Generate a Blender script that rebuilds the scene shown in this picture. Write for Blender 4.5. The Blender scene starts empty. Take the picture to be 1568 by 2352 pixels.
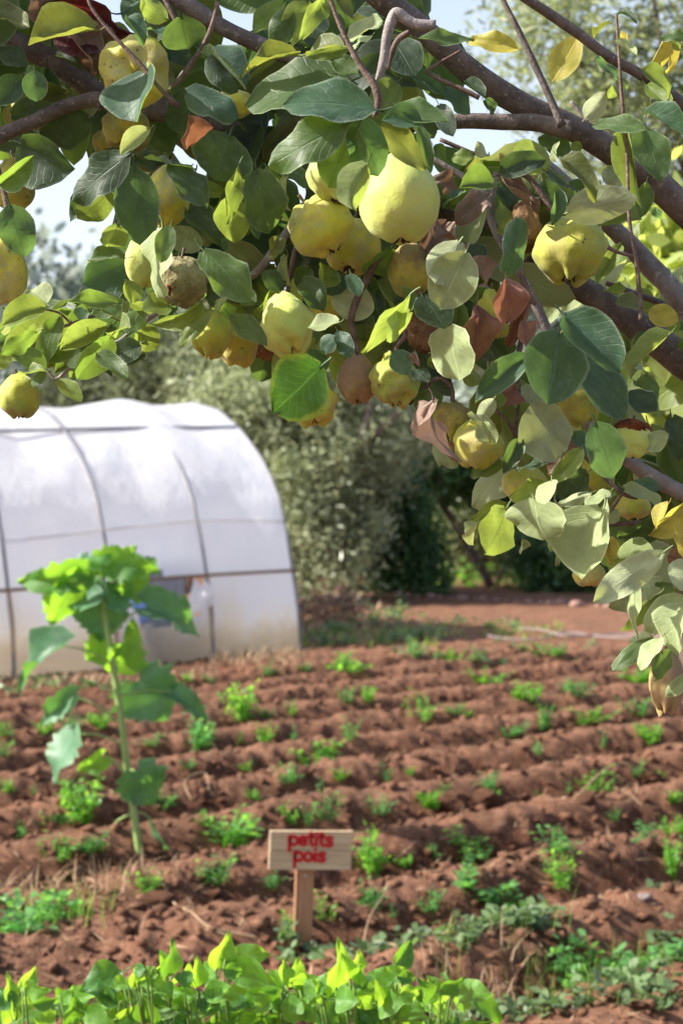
import bpy, bmesh, math, random
import numpy as np
from mathutils import Vector, Matrix, noise
random.seed(7); np.random.seed(7)
S = bpy.context.scene
COL = S.collection
R = math.radians

# ---------------------------------------------------------------- camera, sky, sun, exposure
F = 3708.0                       # focal length in photo units (picture 1568 x 2352 units)
CAMZ, HOR = 1.6, 1143.0
cam_d = bpy.data.cameras.new('camera')
cam = bpy.data.objects.new('camera', cam_d); COL.objects.link(cam); S.camera = cam
cam_d.sensor_fit = 'VERTICAL'; cam_d.sensor_height = 22.2; cam_d.lens = 22.2*F/2352
cam_d.clip_start = 0.05; cam_d.clip_end = 3000
PITCH = math.atan((1176-HOR)/F)
cam.location = (0, 0, CAMZ); cam.rotation_euler = (R(90)-PITCH, 0, 0)
cam_d.dof.use_dof = True; cam_d.dof.focus_distance = 2.02; cam_d.dof.aperture_fstop = 4.4
cam_d.dof.aperture_blades = 7

SUN_EL, SUN_AZ = R(37), R(-96)   # azimuth from +Y, negative = to the left
sdir = Vector((math.cos(SUN_EL)*math.sin(SUN_AZ), math.cos(SUN_EL)*math.cos(SUN_AZ), math.sin(SUN_EL)))
W = bpy.data.worlds.new('World'); S.world = W; W.use_nodes = True
nt = W.node_tree; bg = nt.nodes['Background']
sky = nt.nodes.new('ShaderNodeTexSky'); sky.sky_type = 'NISHITA'; sky.sun_disc = False
sky.sun_elevation = SUN_EL; sky.sun_rotation = SUN_AZ
sky.air_density = 1.0; sky.dust_density = 2.5; sky.ozone_density = 1.0
# pale haze veil thickening towards the horizon all round
_tc = nt.nodes.new('ShaderNodeTexCoord'); _sp = nt.nodes.new('ShaderNodeSeparateXYZ'); nt.links.new(_tc.outputs['Generated'], _sp.inputs[0])
_mr = nt.nodes.new('ShaderNodeMapRange'); _mr.interpolation_type = 'SMOOTHSTEP'; nt.links.new(_sp.outputs[2], _mr.inputs[0])
_mr.inputs[1].default_value = .62; _mr.inputs[2].default_value = 0.0; _mr.inputs[3].default_value = 0.0; _mr.inputs[4].default_value = .68
_mx = nt.nodes.new('ShaderNodeMix'); _mx.data_type = 'RGBA'; nt.links.new(_mr.outputs[0], _mx.inputs[0])
nt.links.new(sky.outputs[0], _mx.inputs[6]); _mx.inputs[7].default_value = (4.2, 4.35, 4.65, 1)
nt.links.new(_mx.outputs[2], bg.inputs[0]); bg.inputs[1].default_value = 0.12
sl = bpy.data.lights.new('sun', 'SUN'); sl.energy = 5.0; sl.angle = R(0.55); sl.color = (1, .945, .86)
so = bpy.data.objects.new('sun', sl); COL.objects.link(so)
so.rotation_euler = (-sdir).to_track_quat('-Z', 'Y').to_euler(); so.location = sdir*20
S.view_settings.view_transform = 'Standard'; S.view_settings.look = 'None'
S.view_settings.exposure = 1.2; S.view_settings.gamma = 1; S.view_settings.use_curve_mapping = False
S.render.engine = 'CYCLES'
S.cycles.max_bounces = 8; S.cycles.transparent_max_bounces = 8

# ---------------------------------------------------------------- helpers
def P(x, y, d):
    """world point seen at photo unit (x, y) at distance d (world Y)"""
    cx, cy = (x-784)/F, -(y-1176)/F
    yy = math.cos(PITCH) + cy*math.sin(PITCH); zz = -math.sin(PITCH) + cy*math.cos(PITCH)
    return Vector((cx/yy*d, d, CAMZ + zz/yy*d))
def G(x, y, z=0.0):
    p = P(x, y, 1.0); t = (z-CAMZ)/(p.z-CAMZ)
    return Vector((p.x*t, t, z))
def tag(o, label=None, cat=None, group=None, kind=None):
    if label: o['label'] = label
    if cat: o['category'] = cat
    if group: o['group'] = group
    if kind: o['kind'] = kind
    return o
def link(o, parent=None):
    COL.objects.link(o)
    if parent is not None: o.parent = parent
    return o
def empty(name, loc, label, cat, group=None):
    o = bpy.data.objects.new(name, None); link(o); o.location = loc; o.empty_display_size = .1
    return tag(o, label, cat, group)
def mesh_obj(name, verts, faces, m, parent=None, smooth=True, uv=None, off=None):
    me = bpy.data.meshes.new(name)
    vs = [Vector(v) for v in verts]
    if parent is not None and off is None: off = parent.location
    if off is not None: vs = [v-Vector(off) for v in vs]
    me.from_pydata(vs, [], faces)
    if smooth: me.polygons.foreach_set('use_smooth', [True]*len(me.polygons))
    if uv is not None:
        l = me.uv_layers.new(name='UVMap')
        li = np.empty(len(me.loops), dtype=np.int32); me.loops.foreach_get('vertex_index', li)
        l.data.foreach_set('uv', np.asarray(uv, dtype=np.float32)[li].ravel())
    if m: me.materials.append(m)
    return link(bpy.data.objects.new(name, me), parent)
def np_mesh(name, V, Fq, m, parent=None, smooth=False, off=None):
    """V (n,3), Fq (k,3|4) numpy"""
    me = bpy.data.meshes.new(name)
    if off is not None: V = V-np.array(off)
    k = Fq.shape[1]
    me.vertices.add(len(V)); me.vertices.foreach_set('co', V.astype(np.float32).ravel())
    me.loops.add(Fq.size); me.loops.foreach_set('vertex_index', Fq.astype(np.int32).ravel())
    me.polygons.add(len(Fq)); me.polygons.foreach_set('loop_start', np.arange(0, Fq.size, k, dtype=np.int32))
    me.polygons.foreach_set('loop_total', np.full(len(Fq), k, dtype=np.int32))
    if smooth: me.polygons.foreach_set('use_smooth', np.ones(len(Fq), dtype=bool))
    me.update(calc_edges=True); me.validate()
    if m: me.materials.append(m)
    return link(bpy.data.objects.new(name, me), parent)
def tube_geo(pts, rads, seg=9, smooth=4, bump=0.0, seed=0):
    """catmull-rom tube with closed ends -> verts, faces"""
    pts = [Vector(p) for p in pts]
    P0, R0 = [], []
    n = len(pts)
    for i in range(n-1):
        a, b, c, d = pts[max(i-1, 0)], pts[i], pts[i+1], pts[min(i+2, n-1)]
        for k in range(smooth):
            t = k/smooth
            P0.append(.5*((2*b)+(c-a)*t+(2*a-5*b+4*c-d)*t*t+(3*b-a-3*c+d)*t**3))
            R0.append(rads[i]*(1-t)+rads[i+1]*t)
    P0.append(pts[-1]); R0.append(rads[-1])
    V, Fc = [], []
    up = Vector((.3, .5, .8))
    for i, p in enumerate(P0):
        t = (P0[min(i+1, len(P0)-1)]-P0[max(i-1, 0)]).normalized()
        u = t.cross(up)
        if u.length < 1e-3: u = t.cross(Vector((1, 0, 0)))
        u.normalize(); v = t.cross(u); up = v.cross(t)*-1 if False else up
        for j in range(seg):
            a = 2*math.pi*j/seg
            q = u*math.cos(a)+v*math.sin(a); r = R0[i]
            if bump: r *= 1+bump*noise.noise(p*22/max(.4, 1)+q*.7+Vector((seed, 0, 0)))+bump*.6*noise.noise(p*60+q*1.5)
            V.append(p+q*r)
    m = len(P0)
    for i in range(m-1):
        for j in range(seg):
            k = (j+1) % seg
            Fc.append((i*seg+j, i*seg+k, (i+1)*seg+k, (i+1)*seg+j))
    Fc.append(tuple(range(seg))[::-1]); Fc.append(tuple((m-1)*seg+j for j in range(seg)))
    return V, Fc
def tube(name, pts, rads, m, parent=None, **kw):
    V, Fc = tube_geo(pts, rads, **kw)
    return mesh_obj(name, V, Fc, m, parent)
def box_geo(cx, cy, cz, sx, sy, sz):
    V = [(cx+a*sx/2, cy+b*sy/2, cz+c*sz/2) for a in (-1, 1) for b in (-1, 1) for c in (-1, 1)]
    return V, [(0, 1, 3, 2), (4, 6, 7, 5), (0, 4, 5, 1), (2, 3, 7, 6), (0, 2, 6, 4), (1, 5, 7, 3)]
def bevel(o, w=.002, seg=2):
    b = o.modifiers.new('bevel', 'BEVEL'); b.width = w; b.segments = seg; return o

# numpy value noise
_perm = np.random.RandomState(3).rand(256, 256)
def vnoise(x, y):
    xi, yi = np.floor(x).astype(int), np.floor(y).astype(int)
    fx, fy = x-xi, y-yi; fx = fx*fx*(3-2*fx); fy = fy*fy*(3-2*fy)
    g = lambda a, b: _perm[a % 256, b % 256]
    return (g(xi, yi)*(1-fx)+g(xi+1, yi)*fx)*(1-fy)+(g(xi, yi+1)*(1-fx)+g(xi+1, yi+1)*fx)*fy
def fbm(x, y, o=4, rough=.5):
    s, a, f = 0, 1, 1
    for i in range(o):
        s = s+a*(vnoise(x*f+i*17.3, y*f+i*9.1)-.5); a *= rough; f *= 2.03
    return s
def sstep(a, b, x):
    t = np.clip((x-a)/(b-a), 0, 1); return t*t*(3-2*t)

# ---------------------------------------------------------------- materials
class NT:
    def __init__(s, name):
        s.m = bpy.data.materials.new(name); s.m.use_nodes = True; s.t = s.m.node_tree; s.t.nodes.clear()
        s.out = s.n('OutputMaterial')
    def n(s, t, **kw):
        o = s.t.nodes.new('ShaderNode'+t)
        for k, v in kw.items():
            if k.startswith('i_'):
                key = k[2:]; key = int(key) if key.isdigit() else key.replace('_', ' ')
                s.set(o.inputs[key], v)
            else: setattr(o, k, v)
        return o
    def set(s, sock, v):
        if isinstance(v, bpy.types.NodeSocket): s.t.links.new(v, sock)
        else:
            if sock.type == 'RGBA' and len(v) == 3: v = (*v, 1)
            sock.default_value = v
    def math(s, op, a, b=0.0, c=None, clamp=False):
        o = s.n('Math', operation=op, use_clamp=clamp); s.set(o.inputs[0], a); s.set(o.inputs[1], b)
        if c is not None: s.set(o.inputs[2], c)
        return o.outputs[0]
    def mix(s, f, a, b, mode='MIX'):
        o = s.n('Mix', data_type='RGBA', blend_type=mode)
        s.set(o.inputs[0], f); s.set(o.inputs[6], a); s.set(o.inputs[7], b); return o.outputs[2]
    def noise(s, scale, detail=3, rough=.55, vec=None, dim='3D', w=None):
        o = s.n('TexNoise', noise_dimensions=dim); o.inputs['Scale'].default_value = scale
        o.inputs['Detail'].default_value = detail; o.inputs['Roughness'].default_value = rough
        if vec is not None: s.set(o.inputs['Vector'], vec)
        return o.outputs['Fac']
    def ramp(s, f, a, b):
        o = s.n('MapRange'); s.set(o.inputs[0], f); o.inputs[1].default_value = a; o.inputs[2].default_value = b
        o.interpolation_type = 'SMOOTHSTEP'; return o.outputs[0]
    def obj(s): return s.n('TexCoord').outputs['Object']
    def rnd(s): return s.n('ObjectInfo').outputs['Random']
    def bump(s, h, strength=.3, dist=.002):
        o = s.n('Bump'); o.inputs['Strength'].default_value = strength; o.inputs['Distance'].default_value = dist
        s.set(o.inputs['Height'], h); return o.outputs[0]
    def pbsdf(s, col, rough=.6, spec=.3, normal=None, **kw):
        o = s.n('BsdfPrincipled'); s.set(o.inputs['Base Color'], col); s.set(o.inputs['Roughness'], rough)
        o.inputs['Specular IOR Level'].default_value = spec
        if normal is not None: s.set(o.inputs['Normal'], normal)
        for k, v in kw.items(): s.set(o.inputs[k.replace('_', ' ')], v)
        return o.outputs[0]
    def end(s, sh): s.t.links.new(sh, s.out.inputs['Surface']); return s.m
    def addsh(s, f, a, b):
        o = s.n('MixShader'); s.set(o.inputs[0], f); s.t.links.new(a, o.inputs[1]); s.t.links.new(b, o.inputs[2]); return o.outputs[0]

def leaf_mat(name, top, under, trans, tw=.42, vb=.35, vein=1.0, rough=.42, spot=None, edge=None, jit=.3, sidev=8.0, uspec=.1):
    n = NT(name)
    uv = n.n('UVMap'); sp = n.n('SeparateXYZ'); n.set(sp.inputs[0], uv.outputs[0])
    u = n.math('ABSOLUTE', sp.outputs[0]); v = sp.outputs[1]
    rib = n.math('SUBTRACT', 1.0, n.ramp(u, .012, .055))
    ph = n.math('FRACT', n.math('SUBTRACT', n.math('ADD', n.math('MULTIPLY', v, sidev), n.math('MULTIPLY', n.noise(4, 2, .5, n.obj()), 1.1)), n.math('MULTIPLY', n.math('POWER', u, .8), 2.6)))
    sv = n.math('SUBTRACT', 1.0, n.ramp(n.math('ABSOLUTE', n.math('SUBTRACT', ph, .5)), .015, .09))
    sv = n.math('MULTIPLY', sv, .55)
    vm = n.math('MULTIPLY', n.math('MAXIMUM', rib, sv), vein, clamp=True)
    rn = n.rnd()
    ob = n.obj(); nz = n.noise(3.2, 4, .6, ob, '4D'); 
    wn = [x for x in n.t.nodes if x.type == 'TEX_NOISE'][-1]; n.set(wn.inputs['W'], n.math('MULTIPLY', rn, 37.0))
    bright = n.math('ADD', 1-jit*.5, n.math('MULTIPLY', rn, jit))
    var = n.math('MULTIPLY', bright, n.math('ADD', .48, n.math('MULTIPLY', nz, 1.04)))
    sc = lambda c: n.n('VectorMath', operation='SCALE')
    def scaled(c, f=var):
        o = n.n('VectorMath', operation='SCALE'); n.set(o.inputs[0], c); n.set(o.inputs[3], f); return o.outputs[0]
    bf = n.n('NewGeometry').outputs['Backfacing']
    topc = n.mix(vm, top, tuple(min(1, c*1.6+.02) for c in top))
    undc = n.mix(n.math('MULTIPLY', vm, .8), under, tuple(min(1, c*1.25+.03) for c in under))
    col = n.mix(bf, topc, undc)
    col = n.mix(n.math('MULTIPLY', n.ramp(u, .86, .99), .55), col, tuple(min(1, c*1.4+.05) for c in under))
    sp2 = n.ramp(n.noise(31, 3, .6, ob), .66, .72)
    col = n.mix(n.math('MULTIPLY', sp2, .75), col, (.09, .05, .02))
    if edge:
        em = n.ramp(n.math('ADD', u, n.math('MULTIPLY', nz, .5)), .98, 1.2)
        col = n.mix(em, col, edge)
    if spot:
        s2 = n.ramp(n.noise(9, 3, .6, ob), .64, .70)
        col = n.mix(s2, col, spot)
    # dusty bloom on the upper face
    dust = n.math('MULTIPLY', n.ramp(n.noise(6, 5, .7, ob), .48, .72), .32)
    col = n.mix(dust, col, (.30, .33, .29))
    col = scaled(col)
    tr = scaled(n.mix(n.math('MULTIPLY', vm, .6), trans, tuple(min(1, c*vb) for c in trans)))
    h = n.math('ADD', n.math('MULTIPLY', n.math('SUBTRACT', 1.0, vm), 1.0), n.math('MULTIPLY', nz, .9))
    nb = n.bump(h, .35, .004)
    s1 = n.pbsdf(col, n.math('ADD', rough+.07, n.math('MULTIPLY', bf, .25)), .38, nb)
    tl = n.n('BsdfTranslucent'); n.set(tl.inputs['Color'], tr)
    return n.end(n.addsh(tw, s1, tl.outputs[0]))

M = {}
# quince leaves: upper face / felted underside / light coming through
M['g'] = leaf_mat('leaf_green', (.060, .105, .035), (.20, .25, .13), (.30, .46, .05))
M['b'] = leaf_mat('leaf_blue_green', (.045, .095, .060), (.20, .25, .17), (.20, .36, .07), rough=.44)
M['d'] = leaf_mat('leaf_shaded_deep_green', (.036, .062, .036), (.13, .17, .10), (.16, .26, .04), rough=.46)  # deep green copy of the leaf, with shade put into the colour
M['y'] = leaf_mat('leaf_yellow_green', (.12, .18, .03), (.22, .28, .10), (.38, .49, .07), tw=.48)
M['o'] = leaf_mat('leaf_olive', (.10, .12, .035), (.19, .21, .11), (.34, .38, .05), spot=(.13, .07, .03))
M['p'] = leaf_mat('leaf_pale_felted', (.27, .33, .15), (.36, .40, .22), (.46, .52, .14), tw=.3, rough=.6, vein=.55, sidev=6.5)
M['Y'] = leaf_mat('leaf_turning_yellow', (.36, .32, .05), (.42, .38, .12), (.75, .62, .08), tw=.45, spot=(.16, .09, .03))
M['r'] = leaf_mat('leaf_dry_brown', (.22, .145, .105), (.27, .19, .145), (.30, .17, .09), tw=.22, rough=.6)
M['R'] = leaf_mat('leaf_dry_red', (.25, .12, .08), (.29, .16, .11), (.42, .16, .07), tw=.3, rough=.5)
M['x'] = leaf_mat('leaf_dark_red', (.07, .018, .015), (.10, .04, .03), (.28, .03, .02), tw=.3, rough=.45)
M['K'] = leaf_mat('leaf_veined_green', (.05, .10, .02), (.08, .15, .03), (.06, .15, .012), tw=.45, vb=2.2, vein=1.0, edge=(.40, .34, .05), spot=(.02, .035, .012))
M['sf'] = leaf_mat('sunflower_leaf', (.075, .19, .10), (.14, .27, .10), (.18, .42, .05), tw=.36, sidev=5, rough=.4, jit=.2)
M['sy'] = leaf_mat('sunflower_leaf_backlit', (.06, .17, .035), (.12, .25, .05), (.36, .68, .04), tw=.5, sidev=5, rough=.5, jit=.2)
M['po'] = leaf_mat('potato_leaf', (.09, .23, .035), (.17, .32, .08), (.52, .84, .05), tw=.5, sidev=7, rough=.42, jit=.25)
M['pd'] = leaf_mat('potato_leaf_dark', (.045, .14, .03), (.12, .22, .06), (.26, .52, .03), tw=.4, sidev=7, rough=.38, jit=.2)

def simple_foliage(name, col, trans, tw=.35, rough=.5, var=.7, scale=.9, spec=.3):
    n = NT(name); ob = n.obj()
    f = n.math('ADD', 1-var/2, n.math('MULTIPLY', n.ramp(n.noise(scale, 3, .6, ob), .3, .7), var))
    f2 = n.math('ADD', .75, n.math('MULTIPLY', n.noise(14, 2, .6, ob), .5)); f = n.math('MULTIPLY', f, f2)
    def scl(c):
        o = n.n('VectorMath', operation='SCALE'); n.set(o.inputs[0], c); n.set(o.inputs[3], f); return o.outputs[0]
    c1 = n.n('RGB'); c1.outputs[0].default_value = (*col, 1); c2 = n.n('RGB'); c2.outputs[0].default_value = (*trans, 1)
    tl = n.n('BsdfTranslucent'); n.set(tl.inputs[0], scl(c2.outputs[0]))
    return n.end(n.addsh(tw, n.pbsdf(scl(c1.outputs[0]), rough, spec), tl.outputs[0]))
M['olive'] = simple_foliage('olive_foliage_hazed', (.31, .35, .21), (.40, .45, .22), rough=.35)  # thicket leaf colour lightened to stand in for distance haze
M['olive2'] = simple_foliage('olive_foliage_light', (.20, .23, .12), (.34, .40, .16), tw=.42, rough=.45)
M['citrus'] = simple_foliage('citrus_foliage', (.06, .12, .05), (.12, .24, .05), rough=.3)
M['far'] = simple_foliage('far_foliage_hazed', (.30, .35, .31), (.32, .38, .28), rough=.7)  # distance haze put into the pale greyish leaf colour
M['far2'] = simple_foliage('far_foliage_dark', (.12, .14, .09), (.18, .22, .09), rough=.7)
M['apple'] = simple_foliage('light_foliage', (.22, .27, .10), (.52, .58, .12), tw=.5)
M['pea'] = simple_foliage('pea_foliage', (.10, .24, .075), (.28, .62, .10), tw=.45, rough=.35, scale=9, var=.8)
M['pea2'] = simple_foliage('pea_foliage_light', (.12, .28, .05), (.36, .70, .07), tw=.5, rough=.4, scale=9, var=.7)
M['weed'] = simple_foliage('weed_foliage', (.13, .19, .085), (.20, .34, .09), tw=.35, rough=.35, scale=5, var=.9)
M['grassm'] = simple_foliage('grass_blades', (.15, .27, .05), (.38, .60, .08), tw=.45, scale=3)
M['bgrass'] = simple_foliage('bright_weeds', (.13, .36, .04), (.30, .70, .05), tw=.5, scale=3)
M['straw'] = simple_foliage('straw', (.36, .25, .15), (.3, .22, .13), tw=.15, rough=.7, scale=3)

def soil_mat():
    n = NT('red_soil'); ob = n.obj()
    a = n.ramp(n.noise(2.3, 7, .72, ob), .38, .62)
    c = n.mix(a, (.088, .036, .019), (.18, .080, .045))
    b = n.ramp(n.noise(20, 5, .75, ob), .48, .64)
    c = n.mix(n.math('MULTIPLY', b, .55), c, (.36, .19, .115))
    k = n.ramp(n.noise(60, 3, .6, ob), .60, .68)
    c = n.mix(n.math('MULTIPLY', k, .6), c, (.11, .045, .03))
    w = n.ramp(n.noise(75, 2, .5, ob), .70, .74)
    c = n.mix(n.math('MULTIPLY', w, .8), c, (.60, .48, .38))
    # paler towards the top of what stands up
    px = n.n('NewGeometry').outputs['Position']; sp = n.n('SeparateXYZ'); n.set(sp.inputs[0], px)
    top = n.ramp(sp.outputs[2], -.09, .01)
    c = n.mix(n.math('MULTIPLY', top, .24), c, (.40, .22, .14))
    h = n.math('ADD', n.math('MULTIPLY', n.noise(35, 5, .7, ob), 1.0), n.math('MULTIPLY', n.noise(140, 3, .6, ob), .4))
    return n.end(n.pbsdf(c, .92, .15, n.bump(h, 1.0, .022)))
M['soil'] = soil_mat()
def bark_mat(name, a, b, sc=30):
    n = NT(name); ob = n.obj()
    mp = n.n('Mapping'); n.set(mp.inputs[0], ob)
    c = n.mix(n.ramp(n.noise(sc, 5, .7, ob), .35, .7), a, b)
    c = n.mix(n.math('MULTIPLY', n.ramp(n.noise(sc*5, 2, .5, ob), .62, .7), .5), c, tuple(x*1.9 for x in b))
    h = n.math('ADD', n.noise(sc*2.2, 5, .7, ob), n.math('MULTIPLY', n.noise(sc*9, 2, .6, ob), .4))
    return n.end(n.pbsdf(c, .7, .3, n.bump(h, .7, .004)))
M['bark'] = bark_mat('quince_bark', (.085, .066, .058), (.19, .152, .135))
M['bark2'] = bark_mat('pale_bark', (.16, .135, .125), (.30, .26, .24), 18)
M['barkred'] = bark_mat('brown_trunk', (.12, .08, .065), (.20, .145, .12), 6)
M['twig'] = bark_mat('twig_bark', (.10, .06, .045), (.2, .14, .11), 60)

def fruit_mat(name, col, green, fuzz, fz=.5, spots=.8, dark=(.10, .05, .025)):
    n = NT(name); ob = n.obj(); rn = n.rnd()
    sh = n.n('VectorMath', operation='ADD'); n.set(sh.inputs[0], ob)
    cb = n.n('CombineXYZ'); n.set(cb.inputs[0], n.math('MULTIPLY', rn, 9.0)); n.set(cb.inputs[1], n.math('MULTIPLY', rn, 23.0)); n.set(sh.inputs[1], cb.outputs[0])
    v = sh.outputs[0]
    c = n.mix(n.ramp(n.noise(22, 4, .6, v), .38, .62), col, green)
    fm = n.math('MULTIPLY', n.ramp(n.math('ADD', n.noise(20, 5, .72, v), n.math('MULTIPLY', n.noise(300, 2, .6, v), .25)), .56, .74), fz)
    c = n.mix(fm, c, fuzz)
    fine = n.noise(420, 2, .6, v)
    c = n.mix(n.math('MULTIPLY', n.ramp(fine, .55, .75), .18), c, tuple(min(1, x*1.5) for x in col))
    sm = n.n('TexVoronoi'); sm.inputs['Scale'].default_value = 85; n.set(sm.inputs['Vector'], v)
    spm = n.math('MULTIPLY', n.math('SUBTRACT', 1.0, n.ramp(sm.outputs['Distance'], .10, .19)), n.ramp(n.noise(30, 1, .5, v), .55, .62))
    c = n.mix(n.math('MULTIPLY', spm, spots), c, dark)
    h = n.math('ADD', n.math('MULTIPLY', n.noise(90, 3, .6, v), .7), n.math('MULTIPLY', fine, .35))
    s = n.pbsdf(c, .62, .25, n.bump(h, .45, .0022), Sheen_Weight=.14, Sheen_Roughness=.5, Subsurface_Weight=.12,
                Subsurface_Radius=(.02, .012, .004), Subsurface_Scale=.4)
    return n.end(s)
M['q_yel'] = fruit_mat('quince_skin_yellow', (.56, .50, .055), (.40, .42, .055), (.36, .31, .17), fz=.68)
M['q_big'] = fruit_mat('quince_skin_lime', (.54, .58, .13), (.44, .52, .12), (.50, .50, .22), fz=.35, spots=.2)
M['q_gre'] = fruit_mat('quince_skin_green', (.42, .43, .055), (.27, .34, .05), (.30, .25, .10), fz=.6)
M['q_oli'] = fruit_mat('quince_skin_olive', (.40, .33, .045), (.28, .28, .05), (.20, .14, .06), fz=.8)
M['q_bro'] = fruit_mat('quince_skin_brown_fuzz', (.30, .19, .08), (.32, .24, .08), (.27, .17, .10), fz=.9, spots=.2)
def rot_mat(name, a, b):
    n = NT(name); ob = n.obj()
    c = n.mix(n.ramp(n.noise(30, 5, .7, ob), .35, .68), a, b)
    h = n.math('ADD', n.noise(60, 5, .75, ob), n.math('MULTIPLY', n.noise(220, 3, .6, ob), .4))
    return n.end(n.pbsdf(c, .85, .15, n.bump(h, 1, .006)))
M['q_rot'] = rot_mat('rotten_skin_grey', (.17, .145, .07), (.40, .37, .20))
M['q_rob'] = rot_mat('rotten_skin_brown', (.16, .08, .04), (.30, .18, .09))
M['q_red'] = rot_mat('rotten_flesh_red', (.12, .03, .012), (.28, .09, .03))
M['calyx'] = rot_mat('calyx_dry', (.05, .03, .02), (.12, .08, .05))
def plain(name, col, rough=.6, spec=.3, nz=.2, sc=20, bmp=0):
    n = NT(name); ob = n.obj(); f = n.math('ADD', 1-nz, n.math('MULTIPLY', n.noise(sc, 4, .6, ob), 2*nz))
    c = n.n('RGB'); c.outputs[0].default_value = (*col, 1)
    o = n.n('VectorMath', operation='SCALE'); n.set(o.inputs[0], c.outputs[0]); n.set(o.inputs[3], f)
    return n.end(n.pbsdf(o.outputs[0], rough, spec, n.bump(n.noise(sc*2, 4, .6, ob), bmp, .003) if bmp else None))
def wood_mat(name, a, b, grain=(3, 60, 60)):
    n = NT(name); ob = n.obj(); mp = n.n('Mapping'); n.set(mp.inputs[0], ob); mp.inputs['Scale'].default_value = grain
    f = n.noise(1.6, 5, .6, mp.outputs[0])
    c = n.mix(n.ramp(f, .3, .7), a, b)
    k = n.ramp(n.noise(22, 2, .5, ob), .66, .74); c = n.mix(n.math('MULTIPLY', k, .45), c, tuple(x*.45 for x in a))
    return n.end(n.pbsdf(c, .75, .2, n.bump(f, .4, .002)))

# ---------------------------------------------------------------- ground
ROWS, TS = .78, math.cos(math.atan(.78))
def ground_h(X, Y, fine=True):
    c = Y-ROWS*X + .05*fbm(X*.8, Y*.8, 2)*2
    p = (c-6.49)/1.05; p = p-np.floor(p)
    p = np.where(p < .62, p/.62*.5, .5+(p-.62)/.38*.5)      # the side towards the path is the steeper one
    cr = .5+.5*np.cos(2*np.pi*p)
    amp = .215*sstep(3.6, 5.6, c)*(1-sstep(15.6, 16.4, c))*(1-sstep(16.6, 18, Y))*(1-sstep(-1.1, -.35, Y-(15.5+.6*(X+3.28))))
    amp = amp*(1-.75*sstep(.2, -.9, X)*(1-sstep(6.2, 7.2, Y)))*(.95+.35*fbm(X*.6+5, Y*.6, 2))
    h = -amp*(1-cr**.85)
    h = h+.022*fbm(X*1.7, Y*1.7, 3)
    h = h+.026*fbm(X*3.3+9, Y*3.3, 3, .55)*sstep(3.2, 5, Y)*(1-sstep(14, 16, Y))
    h = h-.14*sstep(.6, -3.2, X)*sstep(12.5, 15, Y)*(1-sstep(18, 24, Y))
    h = h+.05*sstep(23, 26, Y)
    if fine:
        near = 1-sstep(14, 22, Y)*.5
        lump = 1-2*np.abs(fbm(X*4.6+3, Y*4.6, 2)); lump2 = 1-2*np.abs(vnoise(X*10.5, Y*10.5+7)-.5)*2
        h = h+near*(.020*(np.maximum(lump, .55)-.8)+.022*np.maximum(lump2, 0)*sstep(.35, .6, vnoise(X*1.9+4, Y*1.9)))
        h = h+near*(.030*fbm(X*7, Y*7, 4, .6)+.05*np.maximum(0, vnoise(X*14, Y*14)-.62)+.016*(vnoise(X*31, Y*31)-.5))
    return h
def gh(x, y): return float(ground_h(np.array([float(x)]), np.array([float(y)]))[0])
def GR(x, y):
    """where the sight line through (x, y) first meets the soil"""
    a = P(x, y, 1.0); Y = np.arange(2.7, 34, .03)
    Z = CAMZ+(a.z-CAMZ)*Y; H_ = ground_h(a.x*Y, Y, False)
    k = np.argmax(Z < H_); 
    if not (Z < H_).any(): return G(x, y)
    return Vector((a.x*Y[k], Y[k], gh(a.x*Y[k], Y[k])))
def grid_sheet(x0, x1, y0, y1, s):
    nx, ny = int((x1-x0)/s)+1, int((y1-y0)/s)+1
    X, Y = np.meshgrid(np.linspace(x0, x1, nx), np.linspace(y0, y1, ny))
    Z = ground_h(X, Y)
    V = np.stack([X, Y, Z], -1).reshape(-1, 3)
    i = np.arange(nx*ny).reshape(ny, nx)
    Fq = np.stack([i[:-1, :-1], i[:-1, 1:], i[1:, 1:], i[1:, :-1]], -1).reshape(-1, 4)
    return V, Fq
def ground():
    parts = [grid_sheet(-5, 5.5, 2.6, 18.5, .024), grid_sheet(-9, 9, 18.5, 30, .07)]
    Vs, Fs, o = [], [], 0
    for V, Fq in parts: Vs.append(V); Fs.append(Fq+o); o += len(V)
    ob = np_mesh('ground', np.concatenate(Vs), np.concatenate(Fs), M['soil'], smooth=True)
    tag(ob, kind='structure')
ground()
def far_ground():
    # ring of coarse ground reaching the horizon, joined under the detailed sheet's edge
    me_v, me_f = [], []
    xs = [-900, -300, -80, -30, -9, -5, 0, 5.5, 9, 30, 80, 300, 900]
    ys = [-60, -10, 0, 2.6, 8, 18.5, 23, 30, 60, 150, 500, 1500]
    for y in ys:
        for x in xs:
            inside = (-9 < x < 9 and 18.5 < y < 30) or (-5 < x < 5.5 and 2.6 < y < 18.5)
            rim = (-9 <= x <= 9 and 18.5 <= y <= 30) or (-5 <= x <= 5.5 and 2.6 <= y <= 18.5)
            me_v.append((x, y, -.6 if inside else (-.25 if rim else -.05)))
    n = len(xs)
    for j in range(len(ys)-1):
        for i in range(n-1): me_f.append((j*n+i, j*n+i+1, (j+1)*n+i+1, (j+1)*n+i))
    tag(mesh_obj('terrain', me_v, me_f, M['soil']), kind='structure')
far_ground()

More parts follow.
